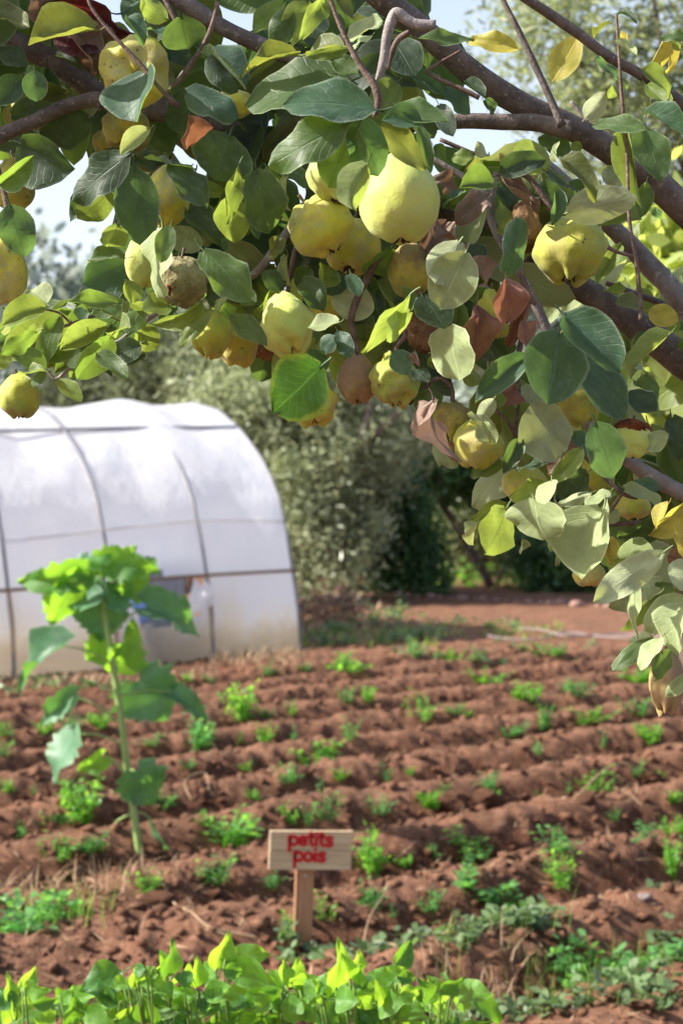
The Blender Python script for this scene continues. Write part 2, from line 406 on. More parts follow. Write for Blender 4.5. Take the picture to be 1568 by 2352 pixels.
# ---------------------------------------------------------------- polytunnel
def profile(w):
    pts = [(0, -.15), (0, 0), (.05, .4), (.17, .8), (.30, 1.18), (.48, 1.57), (.66, 1.8), (.89, 2.02), (1.18, 2.22), (1.47, 2.39), (1.97, 2.60), (2.67, 2.72)]
    return pts
def tunnel():
    A, B = Vector((-3.28, 15.5, -.10)), Vector((-.436, 17.2, .02))
    ax = (B-A); L0 = ax.length; ax.normalize(); axh = Vector((ax.x, ax.y, 0)).normalized()
    inn = Vector((-axh.y, axh.x, 0))
    T = empty('polytunnel', B, 'white plastic covered polytunnel greenhouse with grey hoops behind the field', 'greenhouse')
    pr = profile(0); full = pr+[(5.34-w, z) for w, z in pr[::-1][1:]]
    # densify
    prof = []
    for i in range(len(full)-1):
        for k in range(4):
            t = k/4; prof.append((full[i][0]*(1-t)+full[i+1][0]*t, full[i][1]*(1-t)+full[i+1][1]*t))
    prof.append(full[-1])
    def pt(s, w, z): return B + axh*(-s) + inn*w + Vector((0, 0, z - .035*s))
    n = NT('tunnel_film'); ob = n.obj(); pos = n.n('NewGeometry').outputs['Position']; sp = n.n('SeparateXYZ'); n.set(sp.inputs[0], pos)
    mp = n.n('Mapping'); n.set(mp.inputs[0], ob); mp.inputs['Scale'].default_value = (1.6, 1.6, .35)
    streak = n.noise(1.7, 4, .6, mp.outputs[0])
    low = n.math('SUBTRACT', 1.0, n.ramp(n.math('ADD', sp.outputs[2], n.math('MULTIPLY', n.math('SUBTRACT', streak, .5), -1.2)), .0, .75))
    col = n.mix(n.math('MULTIPLY', low, .9), (.94, .955, .99), (.97, .83, .55))
    mud = n.math('SUBTRACT', 1.0, n.ramp(n.math('ADD', sp.outputs[2], n.math('MULTIPLY', n.noise(5, 4, .6, ob), -.35)), -.12, .18))
    col = n.mix(n.math('MULTIPLY', mud, .75), col, (.66, .50, .32))
    col = n.mix(n.math('MULTIPLY', n.ramp(streak, .45, .75), .22), col, (.74, .82, .98))
    wr = n.noise(2.2, 4, .65, mp.outputs[0])
    nb = n.bump(n.math('ADD', wr, n.math('MULTIPLY', n.noise(7, 3, .6, mp.outputs[0]), .25)), .9, .03)
    s1 = n.pbsdf(col, .38, .4, nb)
    tl = n.n('BsdfTranslucent'); n.set(tl.inputs[0], col); n.set(tl.inputs['Normal'], nb)
    film = n.end(n.addsh(.60, s1, tl.outputs[0]))
    pipe = plain('galvanised_pipe', (.16, .16, .18), .5, .5)
    rust = plain('rusty_pipe', (.24, .16, .11), .7)
    wood = plain('old_wooden_pole', (.40, .28, .17), .8)
    Ltot = 9.8
    NS = 196
    V, Fc, hoops = [], [], [0, 1.03, 2.10, 3.17, 4.24, 5.31, 6.4, 7.5, 8.6, 9.8]
    m = len(prof)
    for i in range(NS+1):
        s = Ltot*i/NS
        # film sags a little between hoops
        dmin = min(abs(s-h) for h in hoops)
        for j, (w, z) in enumerate(prof):
            sag = .035*min(1, dmin/.6)
            cw, cz = 2.67, 1.0
            dx, dz = w-cw, z-cz; l = math.hypot(dx, dz)
            q = 1-sag/l*(1+.7*math.sin(s*4+j*.3))*(1 if z > .1 else 0)
            wob = .03*noise.noise(Vector((s*2.2, w*.8, z*1.5)))*(1 if z < 2.3 else .5)
            p = pt(s, cw+dx*q+wob, cz+dz*q)
            p.z += .035*math.exp(-((s-.9)/.25)**2)*(1 if 5 > w > .4 else 0)+.02*math.sin(s*2.1)*(1 if 4.4 > w > 1.0 else 0)
            V.append(p)
    def hole(s, z):
        # torn openings in the lower strip
        a = ((s-1.55)/.52)**2+((z-.58)/.28)**2 < 1+.5*noise.noise(Vector((s*5, z*5, 0))) and z < .95
        return a
    for i in range(NS):
        for j in range(m-1):
            s = Ltot*(i+.5)/NS; z = (prof[j][1]+prof[j+1][1])/2
            if j < m/2 and hole(s, z): continue
            Fc.append((i*m+j, (i+1)*m+j, (i+1)*m+j+1, i*m+j+1))
    mesh_obj('film_cover', V, Fc, film, T)
    for s in (0, Ltot):
        Vv = [pt(s, w, z) for w, z in prof]+[pt(s, 2.67, .9)]
        c = len(Vv)-1
        mesh_obj('end_sheet', Vv, [(k, k+1, c) for k in range(len(prof)-1)], film, T)
    for s in hoops:
        pts = [pt(s, w, z) for w, z in prof[::2]]
        tube('hoop', pts, [.018]*len(pts), pipe, T, seg=8, smooth=2)
    for (w, z, r, mt) in ((1.47, 2.385, .018, pipe), (.16, .80, .018, rust), (3.87, 2.385, .018, pipe)):
        pts = [pt(Ltot*k/8-.03, w-.012, z+.01*math.sin(k*1.7)) for k in range(9)]
        tube('rail', pts, [r]*9, mt, T, seg=8, smooth=3)
    # faint rope inside pressing on the film
    tube('rope', [pt(s, .36-.012, 1.32+.05*math.sin(s*1.5)) for s in [0, 1, 2, 3, 4, 5, 6, 7]], [.007]*8, plain('rope_fibre', (.5, .45, .4)), T, seg=6, smooth=3)
    for s in (1.03, 2.10, 3.17, 4.24):
        tube('stake', [pt(s+.01, .04, -.1), pt(s, .02, .4), pt(s, .15, .8)], [.015, .015, .013], wood, T, seg=7)
    # torn film flaps hanging round the opening
    for (s0, z0, s1, z1, s2, z2) in ((1.2, .80, 1.0, .52, 1.5, .30), (2.0, .72, 2.15, .45, 1.8, .28), (1.1, .8, 1.0, .62, 1.25, .45)):
        v = [pt(s0, .10, z0), pt(s1, .02, z1), pt(s2, .06, z2), pt((s0+s2)/2, -.05, (z0+z2)/2)]
        mesh_obj('torn_flap', v, [(0, 1, 3), (1, 2, 3)], film, T)
    # things inside the tunnel seen through the tear
    gm = plain('grey_sheet', (.33, .35, .40), .5)
    p0 = pt(1.4, .5, 0)
    Z = empty('corrugated_panel', p0, 'grey corrugated panel standing inside the torn side of the tunnel', 'panel')
    for k in range(7):
        a = pt(1.12+k*.10, .5, -.02); b_ = pt(1.12+k*.10+.09, .5+.03*(k % 2), -.02)
        mesh_obj('panel_slat', [a, b_, b_+Vector((0, 0, 1.02)), a+Vector((0, 0, 1.0)), a+inn*.03, b_+inn*.03, b_+inn*.03+Vector((0, 0, 1.02)), a+inn*.03+Vector((0, 0, 1.0))],
                 [(0, 1, 2, 3), (7, 6, 5, 4), (0, 4, 5, 1), (3, 2, 6, 7), (1, 5, 6, 2), (0, 3, 7, 4)], gm, Z, smooth=False)
    p1 = pt(1.85, .30, .50)
    bm = bmesh.new(); bmesh.ops.create_icosphere(bm, subdivisions=3, radius=.2)
    for v in bm.verts:
        v.co = Vector((v.co.x*1.3, v.co.y*.7, v.co.z*.75)) + v.co*.5*noise.noise(v.co*7)
    me = bpy.data.meshes.new('plastic_sack'); bm.to_mesh(me); bm.free(); me.materials.append(plain('blue_plastic', (.22, .34, .70), .35, .5))
    for p in me.polygons: p.use_smooth = True
    sk = link(bpy.data.objects.new('plastic_sack', me)); sk.location = p1; tag(sk, 'crumpled blue plastic sack inside the torn tunnel side', 'sack')
    V, Fc = box_geo(p1.x, p1.y, .12, .5, .35, .40)
    cr = mesh_obj('crate', V, Fc, plain('grey_crate', (.4, .38, .36)), None, False, off=None); bevel(cr, .01)
    tag(cr, 'low pale crate under the blue sack inside the tunnel', 'crate')
tunnel()

# ---------------------------------------------------------------- sign
def sign():
    base = GR(694, 2168)
    d = base.y
    T = empty('garden_sign', base, 'small wooden sign reading petits pois in red on a stake', 'sign')
    T.rotation_euler = (0, R(2.2), R(9))
    px = d/F
    ctr = (703-694)*px; top = P(700, 1905, d).z-base.z
    lt = wood_mat('pale_plank', (.44, .31, .19), (.60, .46, .30)); st = wood_mat('stake_wood', (.33, .16, .085), (.44, .23, .13), (60, 60, 3))
    w, hh = 189*px*1.01, 44*px
    def part(name, x0, x1, y0, y1, z0, z1, m, bw=.0015):
        V, Fc = box_geo((x0+x1)/2, (y0+y1)/2, (z0+z1)/2, x1-x0, y1-y0, z1-z0)
        return bevel(mesh_obj(name, V, Fc, m, T, False, off=(0, 0, 0)), bw)
    c = ctr
    part('plank', c-w/2, c+w/2, -.034, -.016, top-hh+.0018, top, lt)
    part('plank', c-w/2-.001, c+w/2-.002, -.0345, -.016, top-2*hh-.001, top-hh-.0008, lt)
    pw = 42*px
    part('stake', -pw/2-.001, pw/2-.001, -.0155, .012, -.12, top-.02, st, .002)
    part('nail', -.003, .003, -.0175, -.015, top-.175, top-.169, plain('nail_steel', (.5, .5, .5), .3), .0005)
    red = plain('red_paint', (.50, .010, .018), .6, .3, .15, 60)
    L = {
        'p': (.62, [[(.08, .62), (.08, -.38)], [(.08, .3)]+[(.32-.25*math.cos(a)*1.0, .3+.27*math.sin(a)) for a in [x*math.pi/6 for x in range(0, 13)]]]),
        'e': (.60, [[(.07, .3), (.52, .34), (.50, .46), (.36, .58), (.2, .55), (.08, .42), (.07, .25), (.15, .09), (.32, .03), (.5, .12)]]),
        't': (.40, [[(.18, .88), (.18, .14), (.26, .04), (.36, .05)], [(.02, .6), (.36, .62)]]),
        'i': (.26, [[(.12, .56), (.12, .03)], [(.12, .78), (.12, .82)]]),
        's': (.52, [[(.46, .52), (.3, .6), (.12, .54), (.1, .42), (.22, .33), (.38, .27), (.46, .16), (.36, .05), (.2, .03), (.06, .1)]]),
        'o': (.62, [[(.3+.24*math.cos(a), .3+.27*math.sin(a)) for a in [x*math.pi/7 for x in range(0, 15)]]]),
    }
    def write(word, x0, zb, sc, slope=-.03, tz=0):
        x = x0
        for ch in word:
            adv, strokes = L[ch]
            V, Fc = [], []
            for sk in strokes:
                hw = .115
                pts = [Vector((x+a*sc, 0, zb+b*sc*.95)) for a, b in sk]
                n0 = len(V); ring = []
                for i, p in enumerate(pts):
                    t = (pts[min(i+1, len(pts)-1)]-pts[max(i-1, 0)])
                    t = t.normalized() if t.length > 0 else Vector((0, 0, 1)); nrm = Vector((-t.z, 0, t.x))
                    e = t*hw*sc*.6*(-1 if i == 0 else (1 if i == len(pts)-1 else 0))
                    a, b = p+e+nrm*hw*sc, p+e-nrm*hw*sc
                    V += [(a.x, -.0352, a.z+slope*a.x), (b.x, -.0352, b.z+slope*b.x), (a.x, -.0362, a.z+slope*a.x), (b.x, -.0362, b.z+slope*b.x)]
                for i in range(len(pts)-1):
                    k = n0+i*4
                    Fc += [(k+2, k+3, k+7, k+6), (k, k+2, k+6, k+4), (k+1, k+5, k+7, k+3)]
                e = n0+(len(pts)-1)*4
                Fc += [(n0, n0+1, n0+3, n0+2), (e, e+2, e+3, e+1)]
            # letter offsets lie a hair in front of the planks; later strokes sit on the first
            o = mesh_obj('letter', V, Fc, red, T, False, off=(0, 0, 0)); o.location.y = -.0001*random.random()
            x += adv*sc
    sc = 37*px
    write('petits', c-53*px, top-33*px, sc)
    write('pois', c-40*px, top-69*px, sc)
sign()

# ---------------------------------------------------------------- leaves
def leaf_mesh(name, shape='quince', curl=.15, fold=.12, wave=.03, side=0., seed=0, na=9, nc=6, petiole=True, serr=0, twist=0.):
    """unit leaf: base at origin, tip at +Y (length 1), width 1, upper face +Z"""
    rn = random.Random(seed)
    V, UV, Fc = [], [], []
    def hw(v):
        if shape == 'quince': f = math.sin(math.pi*min(1, v**.84))**(.62 if v < .5 else .5)*(1-.12*v)
        elif shape == 'heart': f = (math.sin(math.pi*v**.55)**.75)*(1-.25*v)*1.05
        elif shape == 'lance': f = math.sin(math.pi*v**.85)**1.0
        else: f = math.sin(math.pi*v**.66)**1.0*(1-.12*v)
        return .5*f*1.08
    ph = rn.random()*6
    for i in range(na+1):
        v = i/na; v = v if i not in (0, na) else (0.0 if i == 0 else 1.0)
        h = hw(max(.004, min(.9985, v)))
        if i == na: h = .004
        for j in range(nc+1):
            u = -1+2*j/nc; hu = h
            if serr and abs(u) == 1: hu = h*(1+serr*((i % 2)-.5)*1.0+.5*serr*math.sin(i*2.3+ph))
            x = u*hu
            backlobe = 0
            if shape == 'heart': backlobe = -.20*(u*u)*max(0, 1-v*3.2)
            if shape == 'quince': backlobe = -.05*(u*u)*max(0, 1-v*4)
            y = v+backlobe
            z = fold*abs(u)*h*2*.8 - curl*v*v + wave*1.5*math.sin(v*9+ph+u*1.2)*abs(u) + wave*.6*math.sin(v*17+ph*2)*abs(u)**2*(1 if u > 0 else -1)
            z += side*u*u*h*2*(1 if u > 0 else .3) + wave*.5*noise.noise(Vector((u*1.5, v*3, seed)))*1.5
            y -= curl*.3*v*v
            x += twist*v*v
            V.append((x, y, z)); UV.append((u, v))
    for i in range(na):
        for j in range(nc):
            a = i*(nc+1)+j; Fc.append((a, a+1, a+nc+2, a+nc+1))
    if petiole:
        o = len(V); r = .012
        pl = [Vector((0, .03, -.004)), Vector((0, -.07, .0)), Vector((0, -.15, .03)), Vector((.01, -.2, .07))]
        for p in pl:
            for k in range(4):
                a = k*math.pi/2; V.append((p.x+r*1.6*math.cos(a), p.y, p.z+r*math.sin(a))); UV.append((0, 0))
        for i in range(3):
            for k in range(4): Fc.append((o+i*4+k, o+i*4+(k+1) % 4, o+i*4+4+(k+1) % 4, o+i*4+4+k))
    me = bpy.data.meshes.new(name); me.from_pydata(V, [], Fc)
    me.polygons.foreach_set('use_smooth', [True]*len(me.polygons))
    l = me.uv_layers.new(name='UVMap')
    li = np.empty(len(me.loops), dtype=np.int32); me.loops.foreach_get('vertex_index', li)
    l.data.foreach_set('uv', np.asarray(UV, dtype=np.float32)[li].ravel())
    me.materials.append(M['g'])
    return me
QK = 1.35
QV = [dict(curl=.10, fold=.10, wave=.02), dict(curl=.20, fold=.20, wave=.03), dict(curl=.05, fold=.05, wave=.035), dict(curl=.28, fold=.15, wave=.025),
      dict(curl=-.06, fold=.14, wave=.03), dict(curl=.16, fold=.02, wave=.045), dict(curl=.12, fold=.30, wave=.02), dict(curl=.22, fold=.10, wave=.03, side=-.25),
      dict(curl=.10, fold=.12, wave=.03, side=.3), dict(curl=.35, fold=.22, wave=.035, twist=.08), dict(curl=.14, fold=.08, wave=.02, twist=-.08), dict(curl=.18, fold=.25, wave=.04, side=-.2)]
_lm = {}
def get_leaf(kind, var, matkey):
    k = (kind, var, matkey)
    if k not in _lm:
        base = (kind, var)
        if base not in _lm:
            if kind == 'quince': _lm[base] = leaf_mesh('quince_leaf', seed=var, **{k_: v_*(QK if k_ in ('curl', 'fold', 'wave') and var not in (0, 2, 5, 8, 10) else 1) for k_, v_ in QV[var].items()})
            elif kind == 'dry': _lm[base] = leaf_mesh('dry_leaf', 'quince', curl=[.35, .15, .25, .5][var], fold=[.45, .35, .25, .5][var], wave=[.08, .10, .07, .09][var], side=[-.3, .3, .2, -.5][var], seed=20+var, na=11, nc=6)
            elif kind == 'heart': _lm[base] = leaf_mesh('sunflower_leaf', 'heart', curl=[.25, .12, .4, .2][var], fold=[.18, .08, .25, .12][var], wave=[.05, .04, .06, .05][var], seed=40+var, na=14, nc=8, petiole=False, serr=.2)
            elif kind == 'pot': _lm[base] = leaf_mesh('potato_leaf', 'ov', curl=[.15, .05, .3, -.05, .2][var], fold=[.2, .12, .3, .25, .1][var], wave=[.035, .05, .03, .04, .05][var], seed=60+var, na=9, nc=6)
        me = _lm[base].copy(); me.materials.clear(); me.materials.append(M[matkey]); _lm[k] = me
    return _lm[k]
def leaf_matrix(b, t, w, N):
    a = (t-b); Ln = a.length; a.normalize()
    n = (N-a*N.dot(a)); n = n.normalized() if n.length > 1e-3 else a.orthogonal()
    x = a.cross(n).normalized()
    return Matrix(((x.x*w, a.x*Ln, n.x*Ln, b.x), (x.y*w, a.y*Ln, n.y*Ln, b.y), (x.z*w, a.z*Ln, n.z*Ln, b.z), (0, 0, 0, 1)))
def put_leaf(b, t, w, N, kind, var, matkey, parent, name='leaf', label=None):
    o = bpy.data.objects.new(name, get_leaf(kind, var, matkey)); link(o, parent)
    o.matrix_basis = Matrix.Translation(-parent.location) @ leaf_matrix(b, t, w, N)
    if label: o['label'] = label
    return o
NV = {'c': Vector((0, -1, .25)),            # faces the viewer
      'l': Vector((-.62, -.52, .62)),       # turned to the sun
      'h': Vector((.60, -.78, -.10)),       # sun shines through from behind
      's': Vector((.25, -.9, .45)),         # turned from the sun, sky lit
      'e': Vector((-.1, -.35, .95)),        # seen nearly edge on
      'u': Vector((.1, -.8, -.6))}          # looks down

#: crop, base x,y, tip x,y, width, colour, facing, layer (0 front .. 3 back), underside?
CR = {0: (1, 0, 0), 1: (.3906, 0, 0), 2: (.3906, 476.4, 0), 3: (.3906, 955.5, 0), 4: (.3906, 0, 462.8), 5: (.3906, 476.4, 462.8), 6: (.3906, 955.5, 462.8), 7: (.3906, 955.5, 952.8)}
DEP = [1.90, 1.99, 2.08, 2.2]
HL = '''
1 560 180 140 230 130 o s 0
1 470 120 150 190 110 x c 1
1 300 -20 560 430 230 r c 3
1 480 190 720 420 210 r c 2
1 420 150 600 440 180 r s 2
1 330 0 790 230 230 x u 2
1 200 -40 330 130 150 r s 2
1 -20 60 175 175 120 o s 1
1 -30 260 160 360 120 d s 1
1 205 425 215 605 145 b c 0
1 130 470 -10 620 150 b c 1
1 855 430 775 706 260 b l 0
1 1060 100 1110 302 200 d c 0
1 1020 200 820 135 70 b e 1
1 980 110 800 -10 130 y h 1
1 750 105 865 240 100 b s 1
1 1000 240 880 235 70 d s 1
1 970 250 1110 380 140 d c 1
1 1100 550 1412 612 150 b s 0
1 1200 320 1475 485 140 b e 1
1 1220 350 1410 510 150 d c 1
1 1110 695 1140 888 150 R s 0 D
1 872 768 700 905 95 p s 0
1 130 850 430 1012 230 d u 1
1 520 700 220 830 200 d u 2
1 745 920 375 1185 215 d s 0
1 620 1060 425 1305 150 d s 1
1 650 1130 450 1312 170 y h 1
1 790 1000 818 1475 240 b c 0
1 1010 960 1238 1192 175 d s 0
1 860 930 1160 988 100 d e 0
1 1350 800 1270 1055 330 d u 1
1 1130 1100 1360 1135 95 y h 2
1 1400 990 1340 1324 90 y h 1
1 1400 1130 1440 1430 150 y h 2
1 0 1085 210 925 115 g h 0
1 600 900 860 960 120 d u 2
1 300 620 60 700 150 d u 2
1 340 330 480 340 60 d s 2
1 1150 600 980 700 180 d u 2
1 1300 620 1240 690 120 d s 2
2 470 50 400 300 155 g s 1
2 450 20 278 205 140 y c 2
2 590 20 495 250 155 y h 1
2 680 -10 540 242 90 y h 0
2 790 275 535 240 125 o s 0
2 720 60 640 70 85 y h 0
2 830 230 1035 140 125 p l 1
2 960 210 830 270 60 p l 0
2 825 285 570 335 75 y h 0
2 530 330 125 337 80 o s 0
2 800 480 182 530 350 g s 0
2 965 640 435 537 270 b s -1
2 800 740 315 965 240 g s -1
2 880 430 745 360 115 g l 0
2 870 770 670 1112 270 g s -1
2 880 700 1020 1052 220 b c -1
2 940 960 735 1302 180 y h -1
2 1030 740 1290 1000 160 o h -1
2 1250 750 1310 1032 90 g s 0
2 1250 740 1018 690 130 b s -1
2 1110 620 1418 706 150 g s -1
2 1110 490 970 635 160 y s 0
2 890 430 1243 390 180 d s 1
2 1090 240 1220 440 210 d c 1
2 1110 250 1345 330 110 d s 2
2 1210 440 1412 526 85 b s 1
2 1400 520 1568 662 130 b s 1
2 890 60 1045 90 90 d s 2
2 760 80 700 210 150 d u 2
2 650 90 640 200 120 d s 2
2 350 990 412 1165 85 p l 2
2 470 1040 430 1245 60 p l 1
2 430 980 602 1112 115 g s 2
2 290 1010 400 1392 240 d s 0
2 270 1180 250 1300 100 y h 2
2 1360 620 1440 800 110 d u 1
2 1220 640 1330 830 130 d u 1
3 25 225 348 228 95 g s 0
3 595 290 270 208 130 Y c 1
3 810 465 955 195 175 Y s 1
3 1140 140 1015 192 45 o s 0
3 1185 85 1307 72 45 d s 0
3 1195 222 1283 218 70 Y c 0
3 1170 255 1300 322 60 p s 0
3 1180 455 1050 335 70 b s 0
3 1230 520 1200 420 100 y h 1
3 1330 420 1562 530 140 y s 0
3 1180 560 1135 498 60 y h 0
3 1000 685 1115 555 125 p s 0
3 1300 545 1395 665 115 o s 1
3 1360 510 1508 645 90 y l 1
3 1335 760 1025 695 125 g s 0
3 1350 660 1620 800 130 b s 0
3 1600 210 1428 210 70 g s 1
3 1330 750 1442 1064 200 g s 2
3 1255 760 1300 1222 60 y l 1
3 1350 1080 1320 1282 110 g s 2
3 1385 1235 1478 1265 45 b s 1
3 410 910 330 838 80 p s 0
3 560 990 515 868 105 Y h 1
3 780 975 555 850 170 y h 1
3 500 1020 772 890 150 d s 0
3 822 950 800 828 45 p l 0
3 900 890 712 795 130 g h 2
3 850 940 1095 1135 135 o s 0
3 770 1010 1030 1112 60 d e 0
3 830 1020 882 1202 95 y h 2
3 895 1250 1292 1135 200 p h 0
3 1120 985 1210 1105 125 p s 2
3 445 1085 262 1085 115 g s 0
3 335 930 192 920 100 y h 1
3 370 980 278 1010 110 o h 1
3 105 860 190 965 90 g s 2
3 1160 800 1230 860 80 y s 2
3 910 850 990 900 70 y h 2
3 290 1130 130 1195 70 b l 0
3 90 1060 300 1110 90 r s 1 D
3 415 1165 220 1285 170 r s 0 D
3 500 1065 732 1256 90 r l 1
3 830 1130 842 1310 85 b s 0
3 290 480 410 560 90 d s 1
3 400 590 480 668 70 d s 1
3 700 1100 900 1230 140 d s 2
3 500 1100 570 1240 110 d s 2
4 735 330 480 316 95 g s 1
4 690 140 645 297 130 y h 0
4 950 170 870 577 240 p l 0
4 1000 150 930 360 120 g s -1
4 1060 290 1120 140 200 p s 1
4 1200 200 1225 260 70 o s 2
4 1200 290 1492 566 210 g s 0
4 1360 240 1568 420 130 p l 2
4 785 600 755 445 100 y h 1
4 690 600 405 602 100 g s 0
4 520 650 428 742 110 b s 0
4 870 600 790 660 100 y h 1
4 980 610 860 600 110 y s 1
4 755 745 612 740 105 y s 0
4 625 735 338 872 125 y s 0
4 650 800 455 1067 160 g h 0
4 430 740 268 972 95 g h 1
4 350 680 225 965 130 g s 0
4 265 625 -5 715 160 y s 0
4 275 600 165 485 160 p h 1
4 250 740 160 765 60 y h 1
4 215 770 12 918 95 g h 0
4 265 980 78 850 120 g s 0
4 262 1000 88 992 65 y s 0
4 262 1000 190 1082 65 g s 0
4 350 1050 482 1172 85 y s 0
4 470 880 382 965 110 g s 1
4 580 900 752 1045 105 g h 0
4 820 840 650 930 150 d s 1
4 830 720 882 968 150 y h 1
4 690 620 540 660 110 g s 1
4 1170 610 930 792 90 y h 0
4 1235 640 1038 857 95 y s 0
4 1040 620 930 750 90 b s 1
4 1360 670 1575 842 130 g s 0
4 1330 560 1250 640 80 p l 0
4 1200 560 1160 610 60 b l 0
4 1240 500 1300 590 90 d s 1
4 1330 440 1370 520 80 b s 1
4 1500 600 1400 560 100 g s 1
4 1110 60 1310 205 150 d s 1
4 60 30 150 347 200 b c 0
4 40 890 10 960 60 y s 1
4 60 770 40 740 50 p l 1
4 700 690 620 640 80 g h 1
4 820 640 760 760 110 g s 1
4 600 960 520 880 70 g s 2
5 130 -20 170 247 200 y h 1
5 230 90 305 220 85 b s 1
5 410 220 395 322 75 o s 1
5 330 420 450 525 120 d s 1
5 470 320 450 520 60 p l 1
5 680 500 700 355 130 y h 1
5 560 470 690 620 130 g h 1
5 800 440 690 540 130 d s 1
5 900 500 790 700 240 p s 1
5 840 430 885 545 75 b s 0
5 1070 280 950 450 190 g h 1
5 1180 560 912 908 115 y h -1
5 1190 650 1018 832 110 y h -1
5 770 710 598 750 100 p l -1
5 750 800 645 885 110 b s 0
5 770 770 845 918 95 b l 0
5 640 830 392 1095 230 y h 1
5 665 975 388 1246 340 K h -1
5 690 990 600 868 140 K h 0
5 700 860 810 960 130 y h 2
5 1100 880 1180 1022 140 b s -1
5 1212 890 1160 1000 55 r s -1 D
5 1290 1115 1225 1232 90 g s 1
5 1300 1090 1400 1210 140 d s 2
5 1210 990 1300 1060 80 d s 1
5 1290 960 1430 1110 130 d s 1
5 430 515 312 705 140 y h 1
5 600 400 520 500 110 g s 2
5 1000 480 1100 620 120 g s 2
5 1260 880 1180 1000 110 d u 2
5 900 560 990 660 120 d u 2
5 1230 560 1110 640 130 g s 1
6 600 105 592 482 125 b s -1
6 250 245 100 505 215 p s -1
6 285 310 130 640 260 p s -1
6 480 370 378 500 125 r l 0 D
6 525 465 548 745 200 R s -1 D
6 360 615 395 1012 150 R s 0 D
6 660 590 505 905 95 R s 1 D
6 640 705 672 822 75 R u 1 D
6 590 1090 528 1192 90 R h 1 D
6 480 40 560 195 125 y s 0
6 20 350 215 60 150 r s 1
6 130 210 300 190 110 r l 0
6 1195 262 1050 492 85 y s 1
6 1320 600 1178 570 90 o s 1
6 1370 650 1545 700 130 Y h 3
6 835 775 782 1196 345 b s -1
6 880 680 1216 998 270 b c -1
6 648 925 328 1162 165 b s -1
6 965 895 1232 1286 230 b s 0
6 900 750 1025 862 125 d s 0
6 1000 860 1200 1010 170 d s 1
6 1485 780 1243 978 130 y h 0
6 1370 795 1258 845 70 d s 1
6 1250 1120 1412 1215 130 d s 1
6 1080 1080 1095 1212 110 b l 1
6 1290 1060 1432 1120 85 g s 2
6 1375 1130 1438 1262 80 y h 2
6 190 735 243 1063 240 p l 0
6 140 880 65 965 100 y h 1
6 70 960 232 1130 150 d s 1
6 40 560 180 742 200 d s 0
6 250 610 250 895 95 g s 1
6 290 770 270 920 110 d u 1
6 300 1000 385 1065 90 y h 1
6 452 1165 368 1282 95 p s 0
6 440 1300 278 1258 60 p s 0
6 500 1130 450 1210 80 y h 1
6 560 1080 630 1180 120 g s 1
6 700 1090 660 1200 130 p s 2
6 300 260 400 340 120 d s 1
6 420 520 330 600 120 g h 1
6 1300 900 1330 1040 90 p h 2
6 1200 480 1110 560 80 y h 3
7 700 -60 800 287 300 p s 0
7 395 35 452 197 120 p l -1
7 108 175 242 318 100 p l 1
7 510 290 292 350 120 g s 1
7 605 150 530 342 100 d s 0
7 745 290 572 292 80 d e 0
7 740 410 550 490 110 y h 0
7 690 500 722 758 300 p l -1
7 790 390 740 520 100 p l -1
7 530 520 318 640 160 y h 0
7 530 555 440 826 200 y h 0
7 362 640 303 768 50 p l -1
7 620 735 615 817 50 p h 1
7 770 690 772 817 50 y l 1
7 960 205 797 412 110 y s -1
7 965 220 738 325 75 r l 0
7 1050 60 1172 397 230 b s -1
7 920 120 1060 220 100 b s 0
7 1000 340 820 480 170 d u 1
7 1022 460 820 545 75 p s 0
7 1132 455 985 535 85 p l 0
7 1095 560 935 968 250 p l -1
7 1120 500 1020 720 90 p l 0
7 1060 555 850 700 95 y h 0
7 1060 700 1040 932 140 g s 1
7 1110 720 1150 885 90 Y s 1
7 1432 820 995 1128 180 p s -1
7 1180 850 1420 800 120 y h 0
7 1290 915 1215 1308 85 p l 0
7 1430 960 1240 1117 90 p s 1
7 1400 620 1185 785 145 d h 0
7 1450 560 1400 700 130 d s 1
7 1215 430 1425 542 85 p l 0
7 1430 430 1258 390 90 b s 1
7 1580 520 1380 728 165 Y h 0
7 1480 520 1368 640 70 Y l -1
7 1600 860 1530 1042 170 p s -1
7 1580 1080 1325 1275 190 p s -1
7 1585 1120 1440 1385 180 p l -1
7 1372 1318 1163 1492 95 g s 0
7 1380 1288 1272 1335 60 p s 0
7 1435 1318 1288 1482 90 p l -1
7 1440 1395 1510 1575 140 d s -1
7 1600 1535 1453 1672 85 p s -1
7 1385 1610 1455 1742 55 y h 1
7 1440 1030 1362 1082 70 p l 0
7 1355 195 1482 108 100 p s 1
7 1500 20 1570 262 140 d s 1
7 1380 1100 1480 1000 120 g s 1
7 1250 450 1300 560 110 g s 2
7 900 660 800 620 100 g s 2
7 830 560 800 680 90 p s 1
7 1180 560 1110 640 90 p s 1
7 1530 700 1610 860 90 Y h 0
3 1450 225 1390 385 75 Y h 3
3 1470 230 1450 400 70 Y h 3
3 1480 240 1515 440 75 Y h 3
3 1460 215 1560 300 60 y h 3
0 990 930 922 985 62 r l 0 D
0 993 925 984 1096 30 r l -1 D
'''
TREE_ROOT = Vector((1.75, 2.5, 0)); TREE_ROOT.z = gh(1.75, 2.6)
TREE = empty('quince_tree', TREE_ROOT, 'spreading quince tree with grey-green leaves arching over the top of the field', 'tree')
nleaf = 0
lr = random.Random(5)
